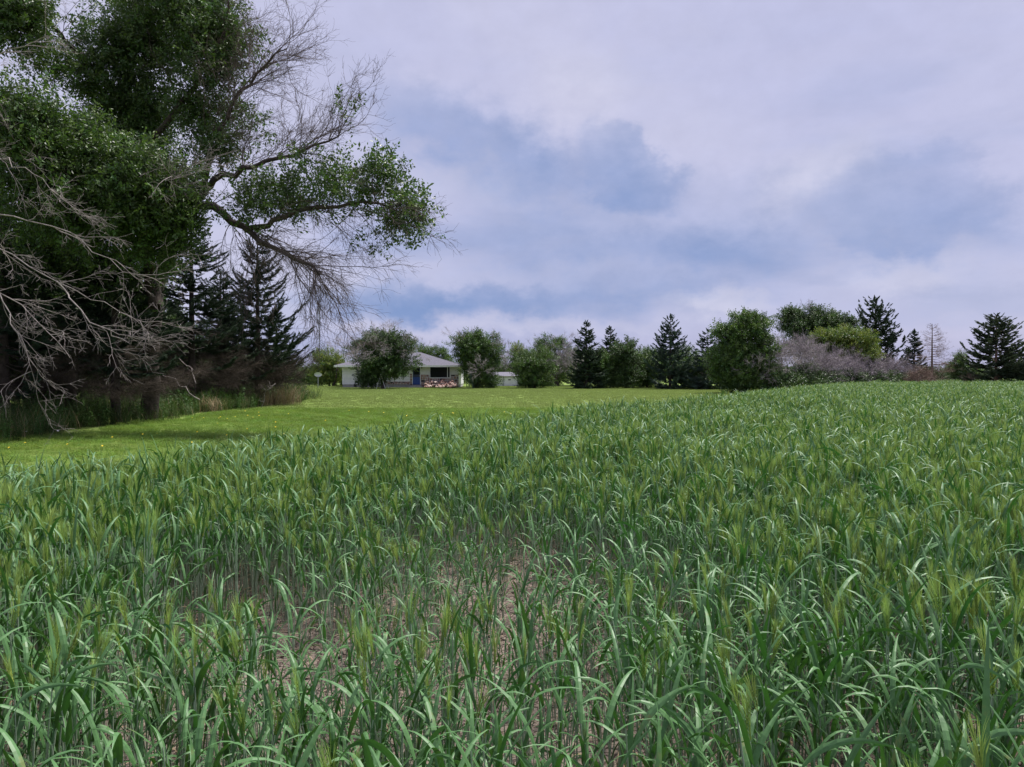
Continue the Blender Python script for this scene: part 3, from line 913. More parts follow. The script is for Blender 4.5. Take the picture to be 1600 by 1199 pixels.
def leafy_tree(name, label, base, trunk_top, lobes, coll, seed, group=None, n_trunk=1, trunk_r=0.16, cat='tree', sprig_scale=1.0, dead=None, per=26, bark=None,
               dead_coll=None, limb_r=0.4, up=0.5, first=None, flat=False):
    """lobes: (centre, radii, clumps). each clump is a branch off a trunk, carrying sprigs. dead: same, with bare fans"""
    r2 = np.random.default_rng(seed)
    base = np.array(base, float); o = empty(name, base, label, cat, group)
    polys = []; nodes = []
    tt = np.array(trunk_top, float)
    for k in range(n_trunk):
        off = np.array([r2.normal(0, .35), r2.normal(0, .35), 0]) * (k > 0)
        top = tt + (np.array([r2.normal(0, 1), r2.normal(0, 1), -abs(r2.normal(0, .5))]) * 0.18 * (tt[2]) if k else 0)
        P = curve(r2, base + off - np.array([0, 0, .1]), top, (0, 0, 0), 10, 0.10)
        rr_ = trunk_r * (1 - 0.8 * np.linspace(0, 1, 10)); polys.append((P - base, rr_, 0)); nodes.append((P, rr_))
    NP = np.concatenate([a for a, _ in nodes]); NR = np.concatenate([c for _, c in nodes])
    pts, dirs, dpts, ddirs = [], [], [], []
    def clumps(lobs, store_p, store_d, per_, isdead):
        nonlocal NP, NR
        for c, rad, n in lobs:
            c = np.array(c, float); rad = np.array(rad, float)
            cs = c + ball(r2, n, 0.15) * rad
            for q_ in cs:
                d2 = np.linalg.norm(NP - q_, axis=1) + 1.2 * np.maximum(0, NP[:, 2] - q_[2]) + 0.2 * r2.random(len(NP))
                j = int(np.argmin(d2)); L = np.linalg.norm(NP[j] - q_)
                P = curve(r2, NP[j], q_, (0, 0, 0.12 * L), 6, 0.18)
                r0 = min(NR[j] * 0.7, 0.012 + 0.02 * L)
                rad_b = np.linspace(r0, 0.008, 6); polys.append((P - base, rad_b, 1))
                NP = np.concatenate([NP, P[2:5]]); NR = np.concatenate([NR, rad_b[2:5]])
                cr = (0.30 + 0.22 * rad.mean() ** 0.5) * r2.uniform(.7, 1.3)
                m_ = max(3, int(per_ * r2.uniform(.5, 1.4)))
                b_ = ball(r2, m_, 0.1) * cr * np.array([1.1, 1.1, 0.35 if flat else 0.8])
                store_p.append(q_ + b_)
                out_ = nrm(b_ + 0.01) + nrm(q_ - c + 1e-3) * 0.7 + np.array([0, 0, up]); store_d.append(nrm(out_))
    clumps(lobes, pts, dirs, per, False)
    if dead: clumps(dead, dpts, ddirs, 5, True)
    link('trunk', tube_mesh('trunk', polys, bark or M_bark, [8, 4, 3]), o)
    if pts:
        P = np.concatenate(pts); D = np.concatenate(dirs); n = len(P)
        k = P[:, 2] > 0.05; P, D = P[k], D[k]; n = len(P)
        scatter('crown', P - base, eulers(D, rg.uniform(0, 6.28, n)), rg.uniform(.7, 1.3, n) * sprig_scale, coll, o)
    if dpts:
        P = np.concatenate(dpts); D = np.concatenate(ddirs); n = len(P)
        k = P[:, 2] > 0.05; P, D = P[k], D[k]; n = len(P)
        scatter('dead_twigs', P - base, eulers(D, rg.uniform(0, 6.28, n)), rg.uniform(.6, 1.25, n), dead_coll or S_lil, o)
    return o


def spruce(label, base, H, Rd, seed, coll=None, group=None, dens=1.0, sparse=0.0, dead_below=0.0, lean=(0, 0), name='spruce_tree', cat='tree',
           start=0.06, dead_coll=None, sc_=1.25, step=0.14, wisp=0, bark=None, upturn=0.2, power=0.75):
    """conifer: tapered trunk, whorled boughs that sag and lift at the tip, needle sprays along them"""
    r2 = np.random.default_rng(seed)
    base = np.array(base, float); o = empty(name, base, label, cat, group)
    n = 9; t = np.linspace(0, 1, n)
    P = np.stack([lean[0] * t, lean[1] * t, H * t], 1)
    polys = [(P, 0.022 * H * (1 - 0.93 * t) ** 0.9 + 0.006, 0)]
    pts, dirs, rolls, scs = [], [], [], []; dp, dd, dsc = [], [], []; wp, wd_ = [], []
    z = H * start
    while z < H * 0.985:
        f = z / H
        for _ in range(int(r2.integers(5, 8) * (1 if f < 0.85 else 0.7))):
            if r2.random() < sparse: continue
            L = Rd * (1 - f) ** power * r2.uniform(0.62, 1.14) + 0.12
            a = r2.uniform(0, 2 * pi); o_ = np.array([cos(a), sin(a), 0.0]); m = 6; u = np.linspace(0, 1, m)
            el0 = 0.45 * f + r2.uniform(-.1, .15) - 0.05
            zz = L * (el0 * u - (0.45 * (1 - f) + 0.08) * u * (1.25 - u) + upturn * u ** 3 * 0.6)
            B = np.array([lean[0] * f, lean[1] * f, z]) + o_ * (L * u)[:, None] + np.stack([np.zeros(m), np.zeros(m), zz], 1)
            B[:, :2] += r2.normal(0, 0.02, (m, 2)) * L
            isdead = f < dead_below * r2.uniform(.6, 1.3)
            polys.append((B, np.linspace(0.006 * L + 0.008, 0.004, m), 1))
            k = max(3, int(L / step * dens)); us = (np.arange(k) + r2.random(k)) / k * 0.85 + 0.15
            for uu in us:
                if f < 0.8 and uu < 0.25 and r2.random() < .5: continue
                p = np.array([np.interp(uu, u, B[:, j]) for j in range(3)]); i = min(m - 2, int(uu * (m - 1)))
                tn = B[i + 1] - B[i]; tn = tn / np.linalg.norm(tn)
                sd = np.cross(tn, [0, 0, 1]) * r2.choice([-1, 1]) * r2.uniform(0, 1.0)
                d = tn * r2.uniform(.5, 1) + sd + np.array([0, 0, r2.uniform(-.35, .2)])
                s_ = sc_ * r2.uniform(.75, 1.2) * (0.55 + 0.45 * (1 - f)) * (1.15 - 0.4 * uu)
                if isdead: dp.append(p); dd.append(d); dsc.append(s_ * 1.2)
                else: pts.append(p); dirs.append(d); scs.append(s_)
        z += H * 0.022 * r2.uniform(.8, 1.3) + 0.08
    if dens and not sparse > 0.9:
        for k in range(6):
            pts.append(np.array([lean[0], lean[1], H * (0.95 + 0.01 * k)])); dirs.append(np.array([r2.normal(0, .5), r2.normal(0, .5), 1])); scs.append(0.55 * sc_)
    link('trunk', tube_mesh('trunk', polys, bark or M_bark, [8, 3]), o)
    if pts and coll:
        n = len(pts); scatter('needles', np.array(pts), eulers(np.array(dirs), r2.uniform(-.5, .5, n)), np.array(scs), coll, o)
    if dp:
        n = len(dp); scatter('dead_boughs', np.array(dp), eulers(np.array(dd), r2.uniform(0, 6.28, n)), np.array(dsc), dead_coll or S_brn, o)
    return o


# ------------------------------------------------------------------ distant tree line, left to right
def px(px_, Y): return (px_ - 800) * Y / F


def lob(pxc, pyc, Y, rpx, rpy, n, depth=None):
    c = at(pxc, pyc, Y); k = Y / F
    return (c, (rpx * k, (depth if depth else rpx * k * .8), rpy * k), n)


GB = 'trees behind the lawn'
# behind and beside the house
leafy_tree('green_tree', 'yellow-green bushy tree left of the white house behind the satellite dish', (px(515, 92), 92, 0), at(515, 560, 92),
           [lob(512, 567, 92, 26, 20, 26), lob(505, 590, 92, 24, 14, 18), lob(528, 582, 92, 18, 22, 14)], S_yel, 201, GB, 2)
leafy_tree('bare_tree', 'bare lilac-grey tree rising behind the left end of the house', (px(535, 100), 100, 0), at(537, 548, 100),
           [lob(540, 578, 100, 20, 12, 6)], S_yel, 202, GB, 2, dead=[lob(535, 548, 100, 34, 22, 34)])
leafy_tree('broad_tree', 'dark broad tree with pale dead twigs in front of the house', (px(598, 77), 77, 0), at(598, 535, 77),
           [lob(572, 548, 77, 26, 24, 24), lob(600, 535, 77, 30, 22, 26), lob(628, 552, 77, 26, 26, 26), lob(595, 575, 77, 44, 18, 46), lob(603, 560, 77, 38, 30, 32), lob(575, 592, 77, 16, 10, 14)],
           S_dkg, 203, GB, 3, per=30, dead=[lob(556, 564, 74, 18, 14, 9), lob(588, 540, 74, 16, 14, 6), lob(600, 516, 77, 38, 10, 12), lob(642, 545, 76, 14, 20, 8), lob(567, 520, 77, 14, 12, 6)])
leafy_tree('green_tree', 'pale green trees showing over the house roof', (px(668, 104), 104, 0), at(668, 552, 104),
           [lob(668, 560, 104, 26, 12, 18), lob(688, 556, 104, 12, 12, 9), lob(655, 552, 104, 14, 10, 8)], S_grn, 204, GB, 2, dead=[lob(662, 545, 104, 22, 8, 7)])
leafy_tree('broad_tree', 'mid green broad tree at the right end of the house', (px(742, 80), 80, 0), at(742, 545, 80),
           [lob(728, 540, 80, 26, 22, 26), lob(752, 545, 80, 30, 26, 34), lob(757, 568, 80, 16, 16, 22), lob(738, 572, 80, 18, 14, 18), lob(752, 593, 80, 22, 10, 26), lob(744, 558, 80, 28, 26, 22)],
           S_grn, 205, GB, 3, per=28, dead=[lob(750, 577, 76, 14, 10, 6), lob(772, 545, 80, 14, 18, 7), lob(720, 530, 80, 18, 14, 6)])
leafy_tree('bare_tree', 'half-bare pinkish-grey tree behind the low white shed', (px(812, 98), 98, 0), at(812, 548, 98),
           [lob(812, 552, 98, 16, 16, 10)], S_yel, 206, GB, 2, dead=[lob(802, 562, 98, 30, 24, 50), lob(780, 560, 100, 14, 16, 16)])
leafy_tree('bare_tree', 'round half-bare pinkish-grey tree between the shed bush and first spruce', (px(868, 92), 92, 0), at(868, 545, 92),
           [lob(862, 540, 92, 26, 12, 18), lob(875, 575, 92, 28, 18, 10)], S_grn, 207, GB, 3, dead=[lob(868, 550, 92, 38, 24, 80), lob(882, 572, 90, 26, 20, 36)])
leafy_tree('bushy_tree', 'rounded green bush just right of the low white shed', (px(832, 80), 80, 0), at(832, 565, 80),
           [lob(832, 574, 80, 32, 26, 64), lob(830, 596, 80, 34, 10, 20)], S_grn, 208, GB, 3)
spruce('narrow pointed spruce, leftmost of the spruces on the lawn edge', (px(916, 78), 78, 0), 7.0, 2.3, 301, S_spr, GB)
spruce('short pointed spruce half hidden behind the green trees', (px(954, 86), 86, 0), 6.9, 2.2, 302, S_spr, GB)
leafy_tree('bushy_tree', 'green bush between the two left spruces', (px(940, 80), 80, 0), at(940, 565, 80),
           [lob(940, 570, 80, 20, 22, 34), lob(938, 594, 80, 26, 12, 18)], S_grn, 209, GB, 2)
leafy_tree('broad_tree', 'dark green rounded tree right of the short spruce', (px(982, 80), 80, 0), at(982, 555, 80),
           [lob(982, 560, 80, 24, 24, 44), lob(980, 590, 80, 28, 16, 28)], S_dkg, 210, GB, 3)
leafy_tree('bushy_tree', 'light green bush left of the tallest lawn spruce', (px(1012, 82), 82, 0), at(1012, 565, 82),
           [lob(1012, 570, 82, 22, 26, 34), lob(1010, 594, 82, 26, 10, 16)], S_grn, 211, GB, 2)
spruce('tall blue-green spruce standing clear above the middle tree line', (px(1047, 76), 76, 0), 7.5, 2.9, 303, S_blu, GB, sparse=0.05, upturn=0.5, sc_=1.15)
spruce('thin sparse blue spruce with gappy boughs beside the elm', (px(1106, 74), 74, 0), 5.9, 2.6, 304, S_blu, GB, sparse=0.3, upturn=0.3)
leafy_tree('bushy_tree', 'dark low bush under the sparse blue spruce', (px(1088, 78), 78, 0), at(1088, 575, 78),
           [lob(1085, 582, 78, 30, 20, 44)], S_dkg, 212, GB, 2, dead=[lob(1110, 590, 76, 20, 12, 8)])
for i, (cx, Y, lb) in enumerate(((470, 96, 'dark bush at the shelterbelt end behind the dish pole'), (543, 96, 'dark bush tight against the left end of the house'), (500, 105, 'low bush far behind the dish'), (778, 100, 'bush between the broad tree and the shed roof'))):
    leafy_tree('bushy_tree', lb, (px(cx, Y), Y, 0), at(cx, 580, Y), [lob(cx, 588, Y, 26, 16, 40)], S_grn, 290 + i, GB, 2)
for i, (cx, top, Y) in enumerate(((860, 572, 96), (800, 580, 103), (905, 556, 98), (960, 552, 98), (1015, 556, 98), (1065, 552, 96), (700, 575, 110), (1125, 556, 92))):
    leafy_tree('dark_shrub', ['dark shrub behind the shed bush', 'dark shrub behind the shed roof', 'dark shrub behind the leftmost spruce', 'dark shrub behind the short spruce', 'dark shrub behind the light green bush',
               'dark shrub behind the tall blue-green spruce', 'dark shrub behind the house eaves', 'dark shrub behind the big elm'][i], (px(cx, Y), Y, 0), at(cx, top, Y),
               [lob(cx, (top + 590) / 2, Y, 40, 24, 80)], S_grn, 220 + i, 'shrubs filling the back of the tree line', 2, cat='shrub')

# right hand group
leafy_tree('elm_tree', 'tall loose green elm at the corner where the wheat meets the lawn', (px(1160, 60), 60, 0), at(1165, 520, 60),
           [lob(1142, 528, 60, 22, 18, 26), lob(1180, 512, 60, 22, 18, 30), lob(1160, 505, 60, 10, 14, 8), lob(1150, 560, 60, 32, 24, 46), lob(1188, 550, 60, 20, 22, 24), lob(1125, 560, 60, 12, 16, 10), lob(1150, 594, 60, 34, 16, 40), lob(1162, 575, 60, 36, 28, 42)],
           S_grn, 230, None, 4, per=24, dead=[lob(1180, 580, 58, 34, 14, 4)])
leafy_tree('elm_tree', 'wide dark elm crown behind the dead lilac-grey twigs', (px(1275, 84), 84, 0), at(1275, 510, 84),
           [lob(1235, 500, 84, 20, 18, 22), lob(1285, 500, 84, 36, 18, 46), lob(1255, 515, 84, 40, 20, 46), lob(1315, 515, 84, 26, 18, 28), lob(1270, 545, 84, 50, 30, 50)],
           S_dkg, 231, None, 3, per=26, dead=[lob(1250, 484, 84, 12, 10, 3), lob(1222, 505, 84, 8, 12, 3)])
leafy_tree('leafy_tree', 'rounded yellow-green tree under the big dark spruce', (px(1322, 72), 72, 0), at(1322, 535, 72),
           [lob(1295, 535, 72, 26, 16, 30), lob(1330, 530, 72, 32, 16, 40), lob(1345, 552, 72, 26, 16, 30), lob(1315, 560, 72, 46, 22, 40)], S_yel, 232, None, 3)
spruce('big dark spruce with open ragged boughs at the right', (px(1372, 80), 80, 0), 9.6, 4.1, 305, S_spr, None, sparse=0.12, sc_=1.7, upturn=0.9, step=0.24, power=0.6, lean=(-0.4, 0))
spruce('small green spruce left of the dead grey spruce', (px(1428, 84), 84, 0), 6.4, 1.8, 306, S_spr, None, sc_=1.1)
lil = [(1208, 62, 556, 24), (1252, 66, 553, 24), (1292, 68, 570, 22), (1325, 70, 577, 20), (1362, 72, 580, 24), (1398, 74, 583, 22)]
ltxt = ['first dead-topped shrub, next to the green elm', 'tallest dead-topped shrub with lilac-grey twigs', 'dead-topped shrub below the yellow-green tree, left', 'dead-topped shrub below the yellow-green tree, right',
        'low dead-topped shrub before the big dark spruce', 'lowest dead-topped shrub beside the dead spruce']
for i, (cx, Y, top, w) in enumerate(lil):
    leafy_tree('dead_topped_shrub', ltxt[i], (px(cx, Y), Y, 0), at(cx, top + 6, Y),
               [lob(cx, 598, Y - 1, w + 8, 10, 60), lob(cx, (top + 600) / 2 + 10, Y, w, (600 - top) * .3, 34)], S_dkg, 240 + i, 'dead-topped shrubs along the wheat edge', 4, cat='shrub',
               dead=[lob(cx - 6, top + 2, Y - 1.5, w + 10, 15, 40), lob(cx + 6, top - 10, Y, w * .8, 8, 12), lob(cx, (top + 595) / 2, Y - 2.5, w + 6, 12, 9)])
spruce('dead grey spruce skeleton with bare whorled boughs', (px(1456, 73), 73, 0), 6.5, 3.1, 307, None, None, dead_below=3.0, dead_coll=S_rst, sparse=0.15, dens=0.55, bark=M_rust, name='dead_spruce', step=0.3, power=0.85, upturn=0.1, sc_=0.8)
spruce('low brown dying spruce at the foot of the skeleton', (px(1440, 70), 70, 0), 2.0, 2.2, 308, None, None, dead_below=3.0, dead_coll=S_rst, bark=M_rust, name='dead_spruce', sc_=0.9)
leafy_tree('bushy_tree', 'small grey-green bush between the dead spruce and the pine', (px(1498, 86), 86, 0), at(1498, 560, 86),
           [lob(1496, 572, 86, 16, 22, 16), lob(1508, 588, 86, 20, 12, 22)], S_grn, 250, None, 2, dead=[lob(1493, 566, 86, 14, 16, 4)])
spruce('spreading green pine with pinkish trunk at the far right', (px(1556, 72), 72, 0), 7.2, 3.9, 251, S_pin, None, sparse=0.0, sc_=1.5, upturn=0.3, step=0.11, power=0.6, bark=M_barkp, name='pine_tree', start=0.1, dead_below=0.1, dead_coll=S_rst)
for i, (cx, Y) in enumerate(((1450, 92), (1490, 94), (1535, 90), (1600, 88), (1345, 90))):
    leafy_tree('dark_shrub', ['dark shrub behind the dead spruce', 'dark shrub behind the small grey-green bush', 'dark shrub behind the pine trunk', 'dark shrub at the right end behind the pine', 'dark shrub behind the big ragged spruce'][i],
               (px(cx, Y), Y, 0), at(cx, 585, Y), [lob(cx, 590, Y, 30, 12, 34)], S_dkg, 260 + i, 'shrubs filling the back of the tree line', 2, cat='shrub')
spruce('dark pine edging into view at the right border', (px(1640, 70), 70, 0), 5.2, 3.4, 310, S_spr, None, name='spruce_tree')

# ------------------------------------------------------------------ left shelterbelt
GS = 'shelterbelt trees on the left'
spruce('open spruce at the end of the shelterbelt, trunk showing through', (px(403, 38), 38, 0), 8.6, 3.4, 401, S_sprn, GS, dead_coll=S_brnn, start=0.17, sparse=0.12, sc_=0.95, dens=1.5, dead_below=0.28, step=0.085, upturn=0.5)
spruce('dense dying spruce left of the open spruce', (px(300, 33), 33, 0), 8.8, 3.2, 402, S_sprn, GS, dead_coll=S_brnn, start=0.17, dead_below=0.35, sc_=0.95, dens=1.2, step=0.085)
spruce('dark spruce under the elm boughs', (px(180, 24), 24, 0), 7.2, 2.6, 403, S_sprn, GS, dead_coll=S_brnn, start=0.17, dead_below=0.3, sc_=0.95, dens=1.2, step=0.085, sparse=0.1)
spruce('dark spruce second from the left border', (px(110, 25), 25, 0), 8.6, 3.0, 404, S_sprn, GS, dead_coll=S_brnn, start=0.17, dead_below=0.25, sc_=0.95, dens=1.2, step=0.085)
spruce('dark spruce at the left border', (px(5, 22), 22, 0), 8.2, 3.3, 405, S_sprn, GS, dead_coll=S_brnn, start=0.17, dead_below=0.25, sc_=0.95, dens=1.2, step=0.085)
spruce('brown dying spruce behind the open spruce', (px(350, 46), 46, 0), 7.6, 3.4, 406, S_sprn, GS, dead_coll=S_brnn, start=0.17, dead_below=0.7, sc_=0.9, step=0.13)
spruce('spruce filling between the dying spruce and the open spruce', (px(345, 36), 36, 0), 6.6, 2.8, 407, S_sprn, GS, dead_coll=S_brnn, start=0.1, dead_below=0.3, sc_=0.95, dens=1.2, step=0.09)
spruce('last low spruce beyond the open spruce', (px(432, 45), 45, 0), 5.4, 1.9, 408, S_sprn, GS, dead_coll=S_brnn, start=0.06, dead_below=0.2, sc_=1.0, dens=1.2, step=0.10, sparse=0.1)
for i, (X, Y, h) in enumerate(((-19, 25, 7.6), (-18.5, 29.5, 7.4), (-18.5, 34, 6.6), (-20, 42, 5.2), (-20.5, 48, 3.6), (-17.5, 50, 2.6), (-22, 56, 3.4))):
    leafy_tree('dark_shrub', ['dark thicket deep behind the left border spruce', 'dark thicket deep behind the second spruce', 'dark thicket deep behind the elm trunk', 'dark thicket deep behind the dying spruce',
               'dark thicket behind the open spruce', 'low dark thicket at the end of the shelterbelt', 'far dark thicket beyond the shelterbelt'][i], (X, Y, 0), (X, Y, h * .7),
               [((X, Y, h * .52), (2.9, 2.6, h * .5), int(24 * h))], S_dkg, 270 + i, 'thickets behind the shelterbelt', 3, cat='shrub', per=22)


def grow(r2, p, d, L, r_, lv, polys, tips, trop, wig=0.16, maxlv=3, kids=(7, 5, 4), ang=0.75, ratio=0.55, nseg=(9, 7, 6, 5)):
    n = nseg[min(lv, 3)]; P = [p]; D = [d]
    for _ in range(n - 1):
        d = d + r2.normal(0, wig, 3) + trop * (0.10 + 0.05 * lv); d = d / np.linalg.norm(d)
        p = p + d * L / (n - 1); P.append(p); D.append(d)
    P = np.array(P); polys.append((P, np.linspace(r_, max(r_ * 0.35, 0.0022), n), lv + 1))
    if lv >= 1: tips.append((P, D, lv))
    if lv < maxlv:
        for _ in range(kids[min(lv, len(kids) - 1)]):
            t = int(r2.integers(2 if lv == 0 else 1, n)); dd = D[t] + r2.normal(0, ang, 3); dd /= np.linalg.norm(dd)
            grow(r2, P[t], dd, L * ratio * r2.uniform(.6, 1.2) * (1.15 - 0.5 * t / n), max(r_ * 0.5 * (1 - 0.4 * t / n), 0.003), lv + 1, polys, tips, trop, wig, maxlv, kids, ang, ratio, nseg)


def big_elm():
    Y = 25.5; base = at(232, 0, Y); base[2] = 0
    r2 = np.random.default_rng(500)
    o = empty('elm_tree', base, 'huge ragged elm leaning out of the shelterbelt with half-dead limbs', 'tree', GS)
    limbs = []
    def limb(path, r0, r1):
        """path in photo pixels with depth"""
        C = np.array([at(*p) for p in path]); t = np.linspace(0, 1, len(C)); T = np.linspace(0, 1, 14)
        # smooth through the given points
        P = np.stack([np.interp(T, t, C[:, j]) for j in range(3)], 1)
        for _ in range(2): P[1:-1] = (P[:-2] + 2 * P[1:-1] + P[2:]) / 4
        P[1:-1] += r2.normal(0, 0.05, (12, 3))
        limbs.append((P, np.linspace(r0, r1, 14))); return P
    limb([(232, 660, 25.5), (236, 560, 25.3), (250, 430, 24.8), (285, 330, 23.8), (318, 300, 23)], 0.30, 0.17)            # trunk
    limb([(245, 480, 24), (215, 330, 24.5), (200, 180, 25), (215, 40, 25), (225, -90, 25)], 0.24, 0.09)              # leader
    limb([(290, 322, 23.3), (325, 318, 22.5), (355, 335, 22), (385, 362, 21.5), (425, 385, 21), (465, 410, 20.5), (500, 430, 20)], 0.15, 0.03)   # low limb
    limb([(318, 300, 23), (345, 278, 22.5), (385, 268, 22), (430, 250, 21.5), (480, 238, 21), (530, 215, 20.5)], 0.11, 0.02)  # middle limb
    limb([(385, 360, 21.5), (420, 345, 21), (470, 328, 20.5), (530, 325, 20), (580, 318, 19.6), (625, 322, 19.3)], 0.09, 0.02)  # leafy limb
    limb([(318, 300, 23), (328, 250, 22.8), (345, 200, 22.5), (370, 150, 22.2), (410, 110, 22), (450, 80, 21.7)], 0.10, 0.015)  # bare top
    limb([(210, 250, 24.3), (260, 190, 23.6), (320, 130, 23), (350, 60, 22.6), (360, 0, 22.5)], 0.12, 0.03)
    limb([(205, 160, 24.8), (150, 110, 24), (100, 60, 23), (60, 10, 22)], 0.12, 0.04)
    limb([(225, 400, 24), (170, 330, 22), (120, 280, 20.5), (60, 250, 19)], 0.14, 0.04)
    limb([(240, 420, 24), (230, 350, 22), (250, 300, 20.5), (275, 280, 19.5)], 0.12, 0.03)
    NP = np.concatenate([a for a, _ in limbs]); NR = np.concatenate([c for _, c in limbs])
    polys = [(P - base, rr_, 0) for P, rr_ in limbs]
    leafp, leafd = [], []
    def leafy(lobes):
        nonlocal NP, NR
        for (cx, cy, cY, rx, ry, n, dn) in lobes:
            k = cY / F; c = at(cx, cy, cY); rad = np.array([rx * k, max(rx * k * .7, .5), ry * k])
            for q_ in c + ball(r2, int(n * (1.2 if cx < 300 else 1.0)), 0.1) * rad:
                j = int(np.argmin(np.linalg.norm(NP - q_, axis=1) + 0.15 * r2.random(len(NP)))); L = np.linalg.norm(NP[j] - q_)
                P = curve(r2, NP[j], q_, (0, 0, 0.15 * L), 7, 0.22); r0 = min(NR[j] * .6, 0.010 + 0.012 * L)
                rb = np.linspace(r0, 0.004, 7); polys.append((P - base, rb, 1)); NP = np.concatenate([NP, P[3:6]]); NR = np.concatenate([NR, rb[3:6]])
                m_ = max(2, int(dn * r2.uniform(.4, 1.5)))
                b_ = ball(r2, m_, 0.0) * r2.uniform(.18, .5)
                leafp.append(q_ + b_); leafd.append(nrm(nrm(b_ + .01) + nrm(q_ - NP[j] + 1e-3) * .6 + np.array([0, 0, -0.1 + 0.5 * r2.random()])))
    leafy([(220, 60, 24.5, 90, 80, 110, 14), (330, 70, 23, 70, 70, 90, 13), (290, 10, 23.5, 100, 50, 90, 13), (215, 180, 24.5, 80, 70, 110, 14), (320, 190, 23.5, 60, 60, 60, 11), (345, 235, 22.5, 36, 40, 26, 8), (150, 120, 24, 50, 60, 40, 12),
           (230, 270, 23.5, 80, 40, 60, 12),
           (90, 270, 20, 120, 90, 150, 15), (230, 300, 20, 80, 60, 100, 15), (160, 340, 20.5, 130, 50, 110, 13), (30, 200, 19, 60, 60, 60, 12), (280, 340, 20.5, 36, 40, 34, 11), (120, 220, 20.5, 70, 40, 50, 11), (250, 390, 21, 60, 26, 30, 9), (60, 400, 22.5, 90, 50, 60, 11), (190, 430, 24, 80, 50, 50, 10),
           (440, 300, 20.8, 60, 28, 34, 7), (400, 322, 21.3, 44, 34, 26, 7), (520, 285, 20.2, 60, 26, 26, 6), (480, 262, 20.8, 60, 18, 14, 5), (600, 278, 19.6, 44, 30, 30, 6), (628, 345, 19.3, 30, 40, 34, 6), (570, 310, 19.9, 60, 30, 24, 5), (648, 330, 19.2, 16, 44, 12, 5), (470, 320, 20.5, 60, 20, 16, 6),
           (585, 365, 19.6, 18, 10, 5, 5), (330, 130, 22.7, 60, 60, 30, 7), (390, 190, 22.3, 24, 50, 10, 5), (535, 180, 20.4, 12, 12, 3, 4), (30, 30, 21, 60, 50, 70, 13), (85, 100, 22.5, 50, 30, 26, 8)])
    # bare and dying twig masses
    db, pale = [], []
    def bare_on(P, n, L, r0, trop, out_, lo=4, hi=14, ang=.8, bias=None, maxlv=2, kids=(6, 5), wig=.15):
        for _ in range(n):
            t = int(r2.integers(lo, hi)); d = P[min(t, 13)] - P[min(t, 13) - 1]; d /= np.linalg.norm(d)
            dd = d * .6 + r2.normal(0, ang * .6, 3) + (np.array(bias) if bias is not None else 0); dd /= np.linalg.norm(dd)
            grow(r2, P[min(t, 13)], dd, L * r2.uniform(.5, 1.1), r0, 0, out_, [], np.array(trop, float), wig, maxlv, kids, .6, .5)
    Ls = [l[0] for l in limbs]
    bare_on(Ls[2], 44, 2.6, 0.016, (0.15, 0, -0.5), db, 5, 14, bias=(.4, 0, -.35), kids=(9, 6))
    bare_on(Ls[2], 18, 2.4, 0.013, (0, 0, -0.2), db, 2, 12)
    bare_on(Ls[3], 36, 2.0, 0.013, (0.2, 0, 0.35), db, 4, 14, bias=(.1, 0, .5), kids=(9, 6))
    bare_on(Ls[4], 26, 1.9, 0.012, (0.3, 0, -0.3), db, 3, 13, bias=(.3, 0, -.4), kids=(8, 6))
    bare_on(Ls[5], 48, 2.0, 0.013, (0.2, 0, 0.25), db, 3, 14, bias=(.3, 0, .2), kids=(9, 6))
    bare_on(Ls[6], 24, 1.9, 0.012, (0.2, 0, 0.1), db, 4, 14, bias=(.3, 0, 0))
    bare_on(Ls[7], 16, 2.2, 0.012, (-.1, -.1, 0.0), db, 3, 14)
    bare_on(Ls[8], 14, 1.8, 0.012, (0, -.2, -.2), pale, 4, 14, bias=(0, -.5, -.2))
    bare_on(Ls[9], 14, 1.9, 0.013, (0.2, -.2, 0.0), pale, 6, 14, bias=(.2, -.6, .1))
    link('trunk', tube_mesh('trunk', polys, M_bark, [9, 4]), o)
    db = [(P - base, r_, l) for P, r_, l in db]; pale = [(P - base, r_, l) for P, r_, l in pale]
    tag(link('bare_twigs', tube_mesh('bare_twigs', db, M_dtwig, [3]), o), 'bare brown twigs fringing the outer limbs')
    tag(link('dead_twigs', tube_mesh('dead_twigs', pale, M_dead, [3]), o), 'bleached dead twigs on the near side')
    P = np.concatenate(leafp); D = np.concatenate(leafd); n = len(P)
    scatter('crown', P - base, eulers(D, rg.uniform(0, 6.28, n)), rg.uniform(.7, 1.25, n), S_elm, o)
    print('elm sprigs', n, 'twigs', len(db), len(pale))


big_elm()


